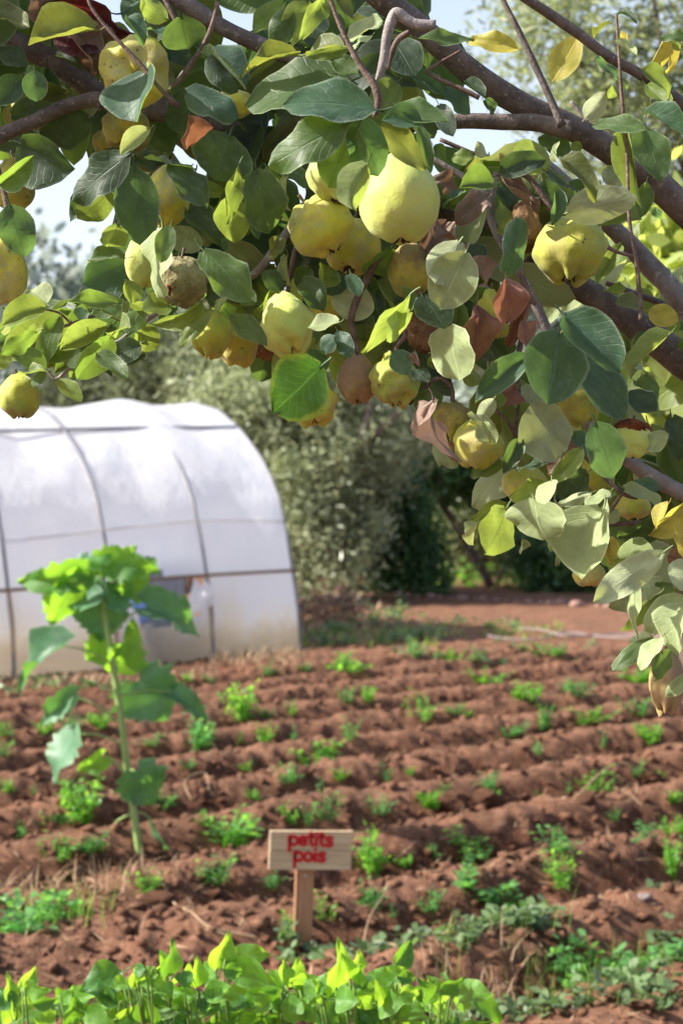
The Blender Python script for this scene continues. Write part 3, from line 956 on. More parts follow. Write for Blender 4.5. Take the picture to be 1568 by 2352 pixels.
for ln in HL.strip().splitlines():
    a = ln.split(); c = int(a[0]); big = float(a[5])*CR[c][0] > 76; sc, ox, oy = CR[c]
    bx, by, tx, ty, w = map(float, a[1:6]); mk, fc, lay = a[6], a[7], int(a[8])
    dry = len(a) > 9
    d = (1.80 if lay == -1 else DEP[lay]) + lr.uniform(-.03, .03)
    if c == 2 and lay == -1: d = lr.uniform(1.74, 1.80)
    N = NV[fc] + Vector((lr.uniform(-.18, .18), lr.uniform(-.1, .1), lr.uniform(-.18, .18)))
    b = P(ox+bx*sc, oy+by*sc, d); t = P(ox+tx*sc, oy+ty*sc, d+lr.uniform(-.03, .03))
    ax = (t-b).normalized(); n_ = (N-ax*N.dot(ax)).normalized()
    face = abs(n_.y); ww = w*sc*d/F*min(1.55, 1/max(face, .35)**.8)
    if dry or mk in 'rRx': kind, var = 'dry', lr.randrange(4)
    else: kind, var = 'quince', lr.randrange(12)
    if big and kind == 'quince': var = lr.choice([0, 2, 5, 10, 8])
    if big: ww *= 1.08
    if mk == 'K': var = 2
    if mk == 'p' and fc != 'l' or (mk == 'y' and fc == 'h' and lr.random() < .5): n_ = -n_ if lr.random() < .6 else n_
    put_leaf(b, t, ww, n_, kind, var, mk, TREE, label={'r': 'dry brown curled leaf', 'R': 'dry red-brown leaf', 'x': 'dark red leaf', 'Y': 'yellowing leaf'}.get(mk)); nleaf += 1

# filler foliage behind: polygons in photo units, (poly, number, depth range, colours)
def inpoly(x, y, poly):
    c = False; j = len(poly)-1
    for i in range(len(poly)):
        xi, yi = poly[i]; xj, yj = poly[j]
        if (yi > y) != (yj > y) and x < (xj-xi)*(y-yi)/(yj-yi)+xi: c = not c
        j = i
    return c
GAPS = [[(555, 540), (640, 545), (640, 600), (560, 610)], [(60, 560), (200, 590), (180, 640), (60, 660)], [(1090, 640), (1120, 640), (1110, 690)], [(1420, 520), (1568, 540), (1568, 640), (1470, 600)], [(1240, 700), (1300, 720), (1290, 790), (1240, 760)], [(45, 330), (130, 335), (160, 400), (150, 470), (245, 560), (60, 700), (60, 560)], [(198, 255), (238, 250), (235, 300), (205, 335), (185, 300)],
        [(295, 0), (335, 30), (330, 60), (300, 40)], [(575, 0), (600, 60), (560, 100), (470, 40), (480, 0)], [(605, 100), (610, 60), (660, 95), (640, 110)],
        [(1020, 0), (1600, 0), (1600, 430), (1400, 330), (1180, 250), (1060, 150)], [(770, 20), (830, 30), (820, 80)], [(980, 90), (1010, 130), (970, 160)]]
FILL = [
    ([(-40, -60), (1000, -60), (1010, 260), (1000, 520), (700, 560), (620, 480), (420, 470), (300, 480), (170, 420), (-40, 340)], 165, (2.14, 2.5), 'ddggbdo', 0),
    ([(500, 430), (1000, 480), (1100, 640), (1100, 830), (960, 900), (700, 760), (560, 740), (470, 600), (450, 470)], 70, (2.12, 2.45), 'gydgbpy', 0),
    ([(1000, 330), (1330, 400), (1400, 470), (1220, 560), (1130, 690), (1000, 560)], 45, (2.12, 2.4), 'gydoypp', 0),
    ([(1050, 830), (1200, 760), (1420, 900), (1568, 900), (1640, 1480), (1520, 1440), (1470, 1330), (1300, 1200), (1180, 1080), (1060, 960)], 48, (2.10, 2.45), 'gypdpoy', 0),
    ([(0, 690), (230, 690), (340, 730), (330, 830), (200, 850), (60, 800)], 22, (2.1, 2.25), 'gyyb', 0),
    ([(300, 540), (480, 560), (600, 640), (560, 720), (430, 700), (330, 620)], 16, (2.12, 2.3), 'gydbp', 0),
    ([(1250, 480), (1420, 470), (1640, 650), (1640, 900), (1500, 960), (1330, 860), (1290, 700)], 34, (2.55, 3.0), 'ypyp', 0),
    ([(-700, -700), (200, -700), (200, -80), (-700, -80)], 150, (1.95, 2.6), 'ggdb', 0),  # unseen leaves above the frame, added to shade the upper left
    ([(-60, 260), (-60, -700), (-1100, -900), (-1100, -500)], 150, (1.95, 2.5), 'ggdb', 0),  # unseen canopy past the left edge, added and shaped for its shade
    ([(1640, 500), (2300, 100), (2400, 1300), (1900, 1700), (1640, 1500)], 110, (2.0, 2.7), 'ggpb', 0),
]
stuffV, stuffF, stuffUV = {}, {}, {}
part_budget = 296-nleaf
cand = []
for poly, num, dr, mats, _ in FILL:
    xs = [p[0] for p in poly]; ys = [p[1] for p in poly]; k = 0; tries = 0
    while k < num and tries < num*40:
        tries += 1
        x, y = lr.uniform(min(xs), max(xs)), lr.uniform(min(ys), max(ys))
        if not inpoly(x, y, poly) or any(inpoly(x, y, g) for g in GAPS): continue
        ang = lr.gauss(math.pi/2, .9); Lp = lr.uniform(95, 190)
        tx, ty = x+math.cos(ang)*Lp, y+math.sin(ang)*Lp
        if any(inpoly(tx, ty, g) for g in GAPS): continue
        if x < 1600 and ty > max(ys)+20: continue
        d = lr.uniform(*dr); k += 1
        b = P(x, y, d); t = P(tx, ty, d+lr.uniform(-.05, .05))
        N = NV[lr.choice('schulsh')]+Vector((lr.uniform(-.4, .4), lr.uniform(-.3, .3), lr.uniform(-.4, .4)))
        w = Lp*lr.uniform(.5, .68)*d/F
        cand.append((b, t, w, N, lr.randrange(12), lr.choice(mats), (0 < x < 1568 and 0 < y < 1600)))
cand.sort(key=lambda c: (not c[6], c[0].y))
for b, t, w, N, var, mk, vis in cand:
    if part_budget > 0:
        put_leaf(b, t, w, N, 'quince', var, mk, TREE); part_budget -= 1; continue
    me = get_leaf('quince', var, mk); mt = leaf_matrix(b, t, w, N)
    V = stuffV.setdefault(mk, []); Fc = stuffF.setdefault(mk, []); U = stuffUV.setdefault(mk, [])
    o = len(V); uvl = me.uv_layers[0].data; uvv = {}
    for p in me.polygons:
        for li_, vi in zip(p.loop_indices, p.vertices): uvv[vi] = tuple(uvl[li_].uv)
    V += [mt @ v.co for v in me.vertices]; Fc += [tuple(o+i for i in p.vertices) for p in me.polygons]; U += [uvv.get(i, (0, 0)) for i in range(len(me.vertices))]
# one mass, several materials
def leaf_mass():
    V, Fc, U, mi, mats = [], [], [], [], []
    for k in stuffV:
        o = len(V); V += stuffV[k]; Fc += [tuple(o+i for i in f) for f in stuffF[k]]; U += stuffUV[k]
        mi += [len(mats)]*len(stuffF[k]); mats.append(M[k])
    o = mesh_obj('leaf_mass', V, Fc, None, TREE, uv=U)
    for m in mats: o.data.materials.append(m)
    o.data.polygons.foreach_set('material_index', mi); o['kind'] = 'stuff'
leaf_mass()

# ---------------------------------------------------------------- branches (photo units x, y, radius; distance)
def br(pts, d, m='bark', d2=None, seg=12, bump=.12, name='branch'):
    if seg >= 16: pts = [(x, y, r*(.86 if x < 1100 else .78)) for x, y, r in pts]
    n = len(pts); d2 = d if d2 is None else d2
    pp, rr = [], []
    for i, (x, y, r) in enumerate(pts):
        dd = d+(d2-d)*i/(n-1); pp.append(P(x, y, dd)); rr.append(r*dd/F)
    return tube(name, pp, rr, M[m], TREE, seg=seg, bump=bump, seed=n+pts[0][0]*.1)
o = br([(700, -170, 34), (860, -20, 35), (960, 60, 34), (1080, 165, 34), (1180, 232, 36), (1300, 288, 38), (1400, 345, 40), (1480, 402, 42), (1568, 478, 46), (1700, 600, 52), (1900, 800, 60)], 2.02, d2=2.25, seg=18)
br([(1310, 300, 22), (1240, 284, 20), (1180, 280, 19), (1050, 279, 18), (940, 290, 15), (850, 320, 12)], 2.08)
br([(-200, -30, 24), (-30, 65, 30), (60, 108, 29), (160, 165, 29), (235, 222, 31), (330, 245, 31), (450, 270, 31), (560, 310, 31), (640, 345, 29), (720, 385, 29), (860, 430, 29), (1000, 475, 29), (1100, 522, 30), (1200, 590, 32), (1330, 660, 38), (1450, 740, 42), (1568, 828, 48), (1800, 1000, 58), (2000, 1150, 66)], 2.14, d2=2.35, seg=18)
br([(-150, 400, 20), (0, 312, 18), (80, 278, 16), (150, 245, 16), (215, 228, 18), (240, 235, 22)], 2.06)
br([(1250, 380, 22), (1370, 490, 27), (1430, 548, 29), (1500, 620, 31), (1568, 700, 33), (1750, 950, 40), (1950, 1250, 48)], 2.42, 'bark2', seg=16)
br([(1080, -90, 9), (1200, -8, 11), (1300, 58, 12), (1400, 132, 12), (1480, 178, 13), (1568, 240, 15), (1800, 420, 20), (1900, 560, 24)], 1.94, d2=2.15)
br([(1130, -60, 6), (1155, 0, 6), (1190, 70, 7), (1230, 155, 8), (1262, 225, 8), (1290, 290, 10)], 1.99)
br([(300, -60, 16), (385, -12, 18), (450, 22, 19), (520, 68, 19), (600, 104, 19), (680, 140, 18), (760, 200, 14)], 2.10)
br([(740, -60, 5), (762, 10, 5), (790, 80, 6), (830, 155, 7), (856, 190, 9), (868, 230, 9), (860, 270, 6)], 1.80, 'twig')
br([(1000, 60, 14), (950, 55, 13), (915, 32, 14), (902, 38, 13), (888, 85, 12), (882, 130, 11), (872, 175, 10), (862, 220, 8)], 1.92, 'bark2')
br([(940, 75, 8), (915, 90, 7), (900, 120, 6), (890, 160, 6)], 1.94, 'twig')
br([(200, -10, 3), (215, 25, 4), (262, 82, 4.5), (330, 155, 5), (365, 200, 5), (410, 245, 7)], 1.90, 'twig')
br([(870, 590, 8), (846, 632, 8), (822, 680, 8), (806, 735, 8), (812, 770, 7), (828, 830, 6)], 2.0, 'twig')
br([(1415, 30, 3), (1418, 90, 3.5), (1428, 240, 4), (1438, 330, 4), (1444, 500, 4.5), (1458, 590, 5), (1470, 690, 5), (1470, 735, 5)], 1.93, 'twig')
br([(1140, 395, 8), (1130, 440, 8), (1128, 510, 9), (1165, 590, 9), (1205, 650, 11), (1245, 735, 12), (1300, 870, 12), (1345, 965, 13), (1400, 1030, 14), (1470, 1075, 16), (1568, 1135, 19), (1750, 1200, 24)], 2.10, 'bark2', bump=.3)
br([(700, 470, 10), (640, 560, 10), (570, 640, 9), (480, 642, 9), (430, 672, 7), (371, 712, 6), (312, 752, 5), (273, 783, 4), (220, 800, 4), (168, 838, 4), (129, 871, 4), (105, 850, 3), (30, 815, 2.5)], 2.10, 'bark2')
br([(312, 752, 5), (240, 722, 4), (164, 744, 4), (117, 760, 3)], 2.06, 'twig')
br([(164, 744, 3), (137, 719, 3), (100, 710, 2)], 2.05, 'twig')
br([(1338, 1043, 4), (1377, 1086, 5), (1428, 1133, 5), (1463, 1144, 4)], 1.93, 'twig')
br([(1428, 1133, 4), (1400, 1175, 4), (1390, 1175, 4)], 1.94, 'twig')
br([(1568, 1200, 8), (1480, 1200, 6), (1400, 1205, 5), (1330, 1210, 4)], 2.08, 'twig')
br([(1640, 1250, 10), (1580, 1330, 8), (1540, 1420, 7), (1530, 1500, 6)], 2.02, 'twig')
br([(940, 930, 3), (1000, 870, 5), (1036, 890, 4), (1040, 930, 4)], 1.99, 'twig')
br([(1190, 610, 8), (1215, 680, 7), (1230, 700, 5)], 1.96, 'twig')
br([(1180, 1090, 4), (1182, 1000, 5), (1190, 900, 6), (1185, 850, 6), (1200, 760, 7)], 2.02, 'twig')
br([(1182, 1000, 3), (1160, 960, 4), (1130, 940, 3)], 2.0, 'twig')
br([(1390, 650, 6), (1440, 668, 7), (1500, 690, 8), (1568, 720, 9), (1700, 800, 12)], 2.5, 'bark')
br([(1230, 560, 5), (1262, 590, 5), (1290, 640, 5)], 2.02, 'twig')
br([(1310, 232, 5), (1335, 262, 5), (1352, 275, 7)], 1.98, 'bark2')
br([(1060, 115, 3), (1000, 150, 4), (984, 168, 4), (1060, 205, 6), (1100, 225, 6)], 1.98, 'twig')
br([(1010, 320, 5), (1080, 350, 5), (1140, 375, 6), (1190, 440, 6)], 2.2, 'twig')
br([(960, 345, 6), (1010, 375, 7), (1070, 410, 8), (1120, 450, 8)], 2.06, 'bark2')
br([(1140, 400, 6), (1200, 400, 6), (1240, 440, 7), (1270, 495, 7)], 2.0, 'twig')
br([(400, 200, 5), (430, 160, 6), (470, 100, 6), (490, 50, 6), (500, 5, 5)], 2.0, 'twig')
br([(370, -20, 6), (390, 20, 6), (410, 60, 5)], 1.98, 'twig')
br([(-20, 330, 5), (0, 400, 6), (14, 460, 7), (20, 520, 5)], 1.98, 'twig')
br([(700, 930, 4), (735, 850, 6), (745, 820, 8), (760, 780, 5)], 1.93, 'twig')
br([(925, 840, 4), (910, 800, 5), (930, 770, 6), (925, 740, 5)], 1.97, 'twig')
br([(660, 680, 5), (665, 640, 5), (685, 560, 7), (720, 590, 9)], 2.06, 'twig')
br([(1458, 590, 4), (1420, 580, 4), (1395, 568, 5)], 1.95, 'twig')
# trunk, out of the picture to the right
tp = TREE_ROOT
tube('trunk', [tp+Vector((0, 0, -.15)), tp+Vector((.02, 0, .35)), tp+Vector((-.05, -.03, .8)), P(2000, 1150, 2.35)+Vector((.05, .05, -.05))], [.10, .085, .075, .06], M['bark'], TREE, seg=20, bump=.15)
for (x, y, d, r) in ((1900, 800, 2.25, .036), (1950, 1250, 2.42, .03), (1900, 560, 2.15, .015)):
    q = P(x, y, d); tube('limb', [q, (q+tp+Vector((0, 0, .9)))/2+Vector((.04, 0, .05)), tp+Vector((-.05, -.03, .72))], [r, r*1.2, r*1.5], M['bark'], TREE, seg=12, bump=.12)

# ---------------------------------------------------------------- quinces
def fruit_mesh(w, h, neck=.3, lump=.06, ribs=.05, seed=0, rot=0., nu=44, nv=30, flat=0.):
    """axis Z, calyx at the bottom, stalk at the top; width w, height h"""
    V, Fc = [], []
    for i in range(nv+1):
        th = math.pi*i/nv; z = math.cos(th); s = math.sin(th)
        prof = s*(1-neck*.55*sstep(.0, 1.0, np.array(z))*1.0)
        prof = float(prof)
        for j in range(nu):
            ph = 2*math.pi*j/nu
            q = Vector((math.cos(ph)*s, math.sin(ph)*s, z))
            r = 1+lump*2.2*noise.noise(q*1.3+Vector((seed*3.1, 0, 0)))+lump*.9*noise.noise(q*3.1+Vector((0, seed*1.7, 0)))
            rb = ribs*(math.cos(5*ph+seed)*.6+.4*math.cos(3*ph+seed*2))
            edge = (max(0, -z)**2*1.2+max(0, z)**4*.8)
            r += rb*edge*min(1, s*3)
            zz = z*(1+.10*neck*(z > 0)*z)
            dim = .26*max(0, 1-s*2.6)**2*(1 if z < 0 else .55*(1-neck*.7))
            if rot: r += rot*(noise.noise(q*4.3+Vector((seed, 5, 0)))*1.2+noise.noise(q*9+Vector((0, seed, 3)))*.8+noise.noise(q*19)*.45)
            V.append((math.cos(ph)*prof*r*w/2, math.sin(ph)*prof*r*w/2, (zz*r*(1-flat)-math.copysign(dim, z))*h/2))
    for i in range(nv):
        for j in range(nu):
            k = (j+1) % nu; Fc.append((i*nu+j, (i+1)*nu+j, (i+1)*nu+k, i*nu+k))
    return V, Fc
#  x, y, w, h, depth, material, neck, lump, ribs, rot, tilt(x,z deg), label
Q = [
 (312, 163, 158, 150, 2.02, 'q_yel', .05, .07, .16, 0, (-62, -25), 'two-lobed yellow quince with its stalk pit facing out, under the topmost left leaves'),
 (290, 300, 108, 88, 2.10, 'q_oli', .05, .06, .10, 0, (-20, 30), 'shaded olive quince directly beneath the two-lobed yellow quince'),
 (237, 328, 48, 56, 2.18, 'q_oli', .1, .05, .05, 0, (0, 0), 'sliver of quince behind the shaded olive one, against the sky gap'),
 (384, 450, 112, 132, 2.03, 'q_yel', .15, .05, .10, 0, (10, -8), 'freckled yellow quince half covered by a large dark grey-green leaf'),
 (32, 425, 92, 118, 2.08, 'q_oli', .2, .04, .05, 0, (0, 0), 'dark golden quince cut by the left edge, upper of the two there'),
 (12, 618, 102, 158, 2.03, 'q_yel', .25, .05, .04, 0, (0, 5), 'smooth yellow quince cut by the left edge below a dark leaf'),
 (330, 598, 88, 125, 2.06, 'q_big', .1, .04, .06, 0, (0, 0), 'quince hidden behind a pale hanging leaf next to the rotten grey fruit'),
 (412, 647, 120, 116, 1.98, 'q_rot', .0, .06, .04, .055, (8, 5), 'shrivelled grey-brown rotten quince hanging above the greenhouse'),
 (487, 767, 88, 106, 1.99, 'q_gre', .35, .05, .12, 0, (8, 12), 'yellow-green quince with a brown blush, left one of a touching pair'),
 (543, 787, 96, 96, 2.05, 'q_yel', .1, .05, .14, 0, (0, 0), 'yellow quince pressed behind the brown-blushed one'),
 (608, 803, 52, 44, 2.10, 'q_rob', .0, .1, .05, .10, (0, 0), 'small brown rotten quince peeping out left of the fuzzy sunlit quince'),
 (659, 745, 124, 134, 1.98, 'q_big', .22, .06, .13, 0, (5, 18), 'fuzzy pale quince with its left side in full sun, hanging alone mid canopy'),
 (735, 520, 144, 132, 1.97, 'q_yel', .05, .05, .12, 0, (15, 28), 'yellow quince with a dark calyx below left of the biggest fruit'),
 (808, 566, 128, 128, 2.05, 'q_yel', .1, .04, .04, 0, (0, -20), 'yellow quince tucked behind the dark-calyx quince'),
 (770, 400, 128, 136, 1.95, 'q_big', .1, .05, .05, 0, (0, 0), 'quince mostly hidden by leaves left of the biggest fruit'),
 (917, 455, 178, 206, 1.88, 'q_big', .42, .03, .05, 0, (4, 0), 'biggest quince, pale lime yellow pear shape hanging in front'),
 (940, 622, 100, 122, 2.01, 'q_oli', .1, .05, .06, 0, (5, -10), 'olive-brown quince just below the biggest fruit'),
 (820, 872, 88, 110, 2.00, 'q_bro', .1, .04, .08, 0, (0, 0), 'brown-gold round quince hanging left of the knobbly pear-shaped one'),
 (904, 874, 110, 114, 1.98, 'q_gre', .55, .09, .12, 0, (0, 12), 'knobbly pear-shaped quince with a scar near its neck'),
 (722, 925, 102, 92, 2.00, 'q_yel', .1, .08, .16, 0, (0, 0), 'quince behind the large backlit veined leaf'),
 (975, 752, 72, 108, 2.00, 'q_rob', .2, .10, .04, .09, (0, 15), 'wrinkled brown rotten quince below the olive-brown one'),
 (1133, 722, 76, 108, 1.99, 'q_gre', .3, .09, .16, .03, (5, 12), 'small ribbed green quince wrapped in red-brown dry leaves'),
 (1311, 573, 158, 146, 2.02, 'q_gre', .0, .05, .12, 0, (-8, 0), 'broad speckled quince resting on the thick branch at the right'),
 (1205, 520, 72, 116, 2.06, 'q_rob', .0, .08, .06, .07, (0, 0), 'brown cracked quince left of the broad speckled one'),
 (1035, 966, 94, 84, 2.00, 'q_oli', .0, .05, .26, 0, (0, 0), 'deeply ribbed olive quince beside a hanging dry leaf'),
 (1030, 1008, 84, 50, 2.06, 'q_bro', .0, .1, .1, 0, (0, 0), 'brown quince bottom below the deeply ribbed one'),
 (1098, 1019, 114, 112, 1.97, 'q_yel', .25, .04, .07, 0, (0, -8), 'bright golden quince with one small pale leaf over it'),
 (1207, 1116, 106, 92, 2.02, 'q_yel', .3, .04, .05, 0, (0, -15), 'golden quince above the big pale sunlit leaf'),
 (1322, 905, 104, 132, 1.99, 'q_gre', .45, .06, .15, 0, (8, 22), 'pear-shaped quince with a black open calyx under the broad grey-green leaves'),
 (1452, 1010, 86, 84, 2.00, 'q_big', .0, .05, .06, 0, (0, 0), 'half-rotted quince with a crumbly red-brown top'),
 (1452, 1160, 80, 66, 2.02, 'q_yel', .1, .05, .05, 0, (0, 0), 'small golden quince low right behind the curled twig'),
 (1372, 1085, 70, 92, 2.05, 'q_gre', .2, .05, .08, 0, (0, -30), 'greenish quince half hidden behind a grey folded leaf'),
 (1532, 1568, 84, 136, 1.97, 'q_bro', .2, .05, .14, .01, (0, 20), 'lowest quince, brown and fuzzy at the right edge'),
 (1565, 1282, 60, 62, 2.02, 'q_rob', .0, .06, .04, .03, (0, 0), 'brown quince cut by the right edge above the lowest one'),
 (1352, 1318, 70, 60, 2.03, 'q_yel', .1, .05, .05, 0, (0, 0), 'tip of a yellow quince under the long pale leaf at the right'),
 (43, 911, 92, 98, 1.99, 'q_gre', .0, .04, .10, 0, (12, 0), 'round green quince hanging alone over the greenhouse roof at the left edge'),
 (538, 238, 82, 66, 2.12, 'q_yel', .0, .05, .05, 0, (0, 0), 'orange-yellow quince in shade beside the thick dark branch, above the middle'),
 (745, 705, 70, 90, 2.12, 'q_yel', .1, .05, .05, 0, (0, 0), 'shaded yellow quince behind the fuzzy sunlit one'),
 (1308, 992, 50, 62, 2.06, 'q_yel', .1, .05, .05, 0, (0, 0), 'sliver of golden quince behind the big pale leaf'),
 (55, 262, 90, 100, 2.2, 'q_oli', .1, .05, .05, 0, (0, 0), 'dark shaded quince under the upper left branch fork'),
]
for i, (x, y, w, h, d, mk, neck, lump, ribs, rot, (tx, tz), lab) in enumerate(Q):
    s = d/F; W_, H_ = w*s, h*s
    me_v, me_f = fruit_mesh(W_*1.02, H_*1.02, neck, lump*1.5, ribs*1.25, i+1, rot)
    o = mesh_obj('quince', me_v, me_f, M[mk]); o.location = P(x, y, d)
    o.rotation_euler = (R(tx), R(tz), R(i*47 % 360 if tx > -40 else 0))
    tag(o, lab, 'quince', 'quinces hanging on the tree')
    # calyx: ring of withered sepals in the pit
    V, Fc = [], []
    rr = min(W_, H_)
    for k in range(6):
        a = k*math.pi/3+i; ca, sa = math.cos(a), math.sin(a); z0 = -H_*.385; l = rr*(.12+.03*math.sin(k*5+i))
        for (q, zz, ww) in ((.02, .02, .03), (.07, -.06, .035), (.10, -.13, .012)):
            for sgn in (-1, 1): V.append(((ca*q-sa*ww*sgn)*rr, (sa*q+ca*ww*sgn)*rr, z0+zz*rr))
        b_ = k*6; Fc += [(b_, b_+1, b_+3, b_+2), (b_+2, b_+3, b_+5, b_+4)]
    o2 = mesh_obj('calyx', V, Fc, M['calyx'], o, off=(0, 0, 0))
    sol = o2.modifiers.new('thick', 'SOLIDIFY'); sol.thickness = rr*.015
    V, Fc = tube_geo([(0, 0, H_*.38), (rr*.02, 0, H_*.52), (rr*.05, rr*.03, H_*.66)], [rr*.03, rr*.026, rr*.035], seg=7)
    mesh_obj('stalk', V, Fc, M['twig'], o, off=(0, 0, 0))
    if 'crumbly' in lab:
        V, Fc = fruit_mesh(W_*.96, H_*.62, 0, .1, .02, 9, .10)
        V = [(a, b_, c+H_*.26) for a, b_, c in V]
        mesh_obj('rotten_patch', V, Fc, M['q_red'], o, off=(0, 0, 0))
    if 'shrivelled' in lab:
        V, Fc = fruit_mesh(W_*.30, H_*.26, 0, .1, .02, 5, .10)
        V = [(a-W_*.08, b_-W_*.36, c-H_*.14) for a, b_, c in V]
        q = mesh_obj('rotten_patch', V, Fc, M['q_red'], o, off=(0, 0, 0)); o.rotation_euler = (R(8), R(5), 0)

# ---------------------------------------------------------------- sunflower
def SFp(x, y, d): return P(x*.3906, 1225+y*.3906, d)
def sunflower():
    base = GR(820*.3906, 1225+1880*.3906); d0 = base.y
    T = empty('sunflower_plant', base, 'tall young sunflower plant with broad green leaves, not in bloom, before the greenhouse', 'plant')
    n = NT('sunflower_stem'); ob = n.obj(); c = n.mix(n.noise(30, 3, .6, ob), (.20, .30, .08), (.30, .40, .14))
    stem = n.end(n.pbsdf(c, .5, .3))
    s = d0/F*.3906
    tube('stem', [base+Vector((0, 0, -.05)), SFp(822, 1880, d0), SFp(785, 1620, d0), SFp(745, 1350, d0), SFp(722, 1150, d0), SFp(690, 930, d0), SFp(655, 700, d0), SFp(625, 520, d0), SFp(595, 360, d0), SFp(572, 260, d0)],
         [27*s, 25*s, 21*s, 22*s, 19*s, 20*s, 18*s, 16*s, 14*s, 11*s], stem, T, seg=14, smooth=5)
    L = '''560 250 500 230 90 310 170 sy h
565 240 520 205 390 165 130 sf s
570 230 560 190 790 100 150 sy h
575 230 640 170 905 215 170 sy h
600 280 715 195 845 372 200 sy h
850 190 860 170 948 238 60 sf s
560 300 425 300 315 548 210 sy h
600 420 600 395 590 618 290 sf c
600 410 590 380 400 410 150 sf l
610 400 640 400 765 300 160 sf s
665 590 860 430 1218 535 170 sf s
640 620 640 640 520 770 190 sy h
675 770 690 770 830 560 170 sy h
665 775 375 655 28 828 170 sf l
690 930 810 870 980 1090 350 sf c
700 960 1010 935 1228 1062 100 sf s
692 1110 440 955 192 1142 110 sf s
725 1245 430 1175 298 1436 210 sf l
738 1415 605 1310 465 1420 110 sy h
748 1430 800 1400 905 1605 240 sf c
770 1650 612 1785 570 1925 75 sf l
800 1640 905 1710 970 1865 95 sf l
810 1880 790 1850 735 1900 70 sy h
560 300 480 240 520 330 120 sy h
590 200 600 190 540 120 110 sy h
580 260 560 210 660 130 110 sf l
590 300 620 300 560 420 90 sf s
520 240 470 250 330 330 110 sy h'''
    rr = random.Random(3)
    for k, ln in enumerate(L.splitlines()):
        a = ln.split(); x0, y0, bx, by, tx, ty, w = map(float, a[:7]); mk, fc = a[7], a[8]
        d = d0+rr.uniform(-.12, .12)
        b, t = SFp(bx, by, d), SFp(bx+(tx-bx)*1.12, by+(ty-by)*1.12, d+rr.uniform(-.08, .08))
        N = NV[fc]+Vector((rr.uniform(-.15, .15), 0, rr.uniform(-.1, .2))); ax = (t-b).normalized(); n_ = (N-ax*N.dot(ax)).normalized()
        ww = w*1.12*s*min(1.25, 1/max(abs(n_.y), .4))
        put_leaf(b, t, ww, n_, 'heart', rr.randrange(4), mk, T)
        p0 = SFp(x0, y0, d0)
        if (p0-b).length > .02:
            tube('leaf_stalk', [p0, (p0+b)/2+Vector((0, 0, .02)), b+(t-b)*.03], [7*s, 6*s, 4.5*s], stem, T, seg=7)
sunflower()

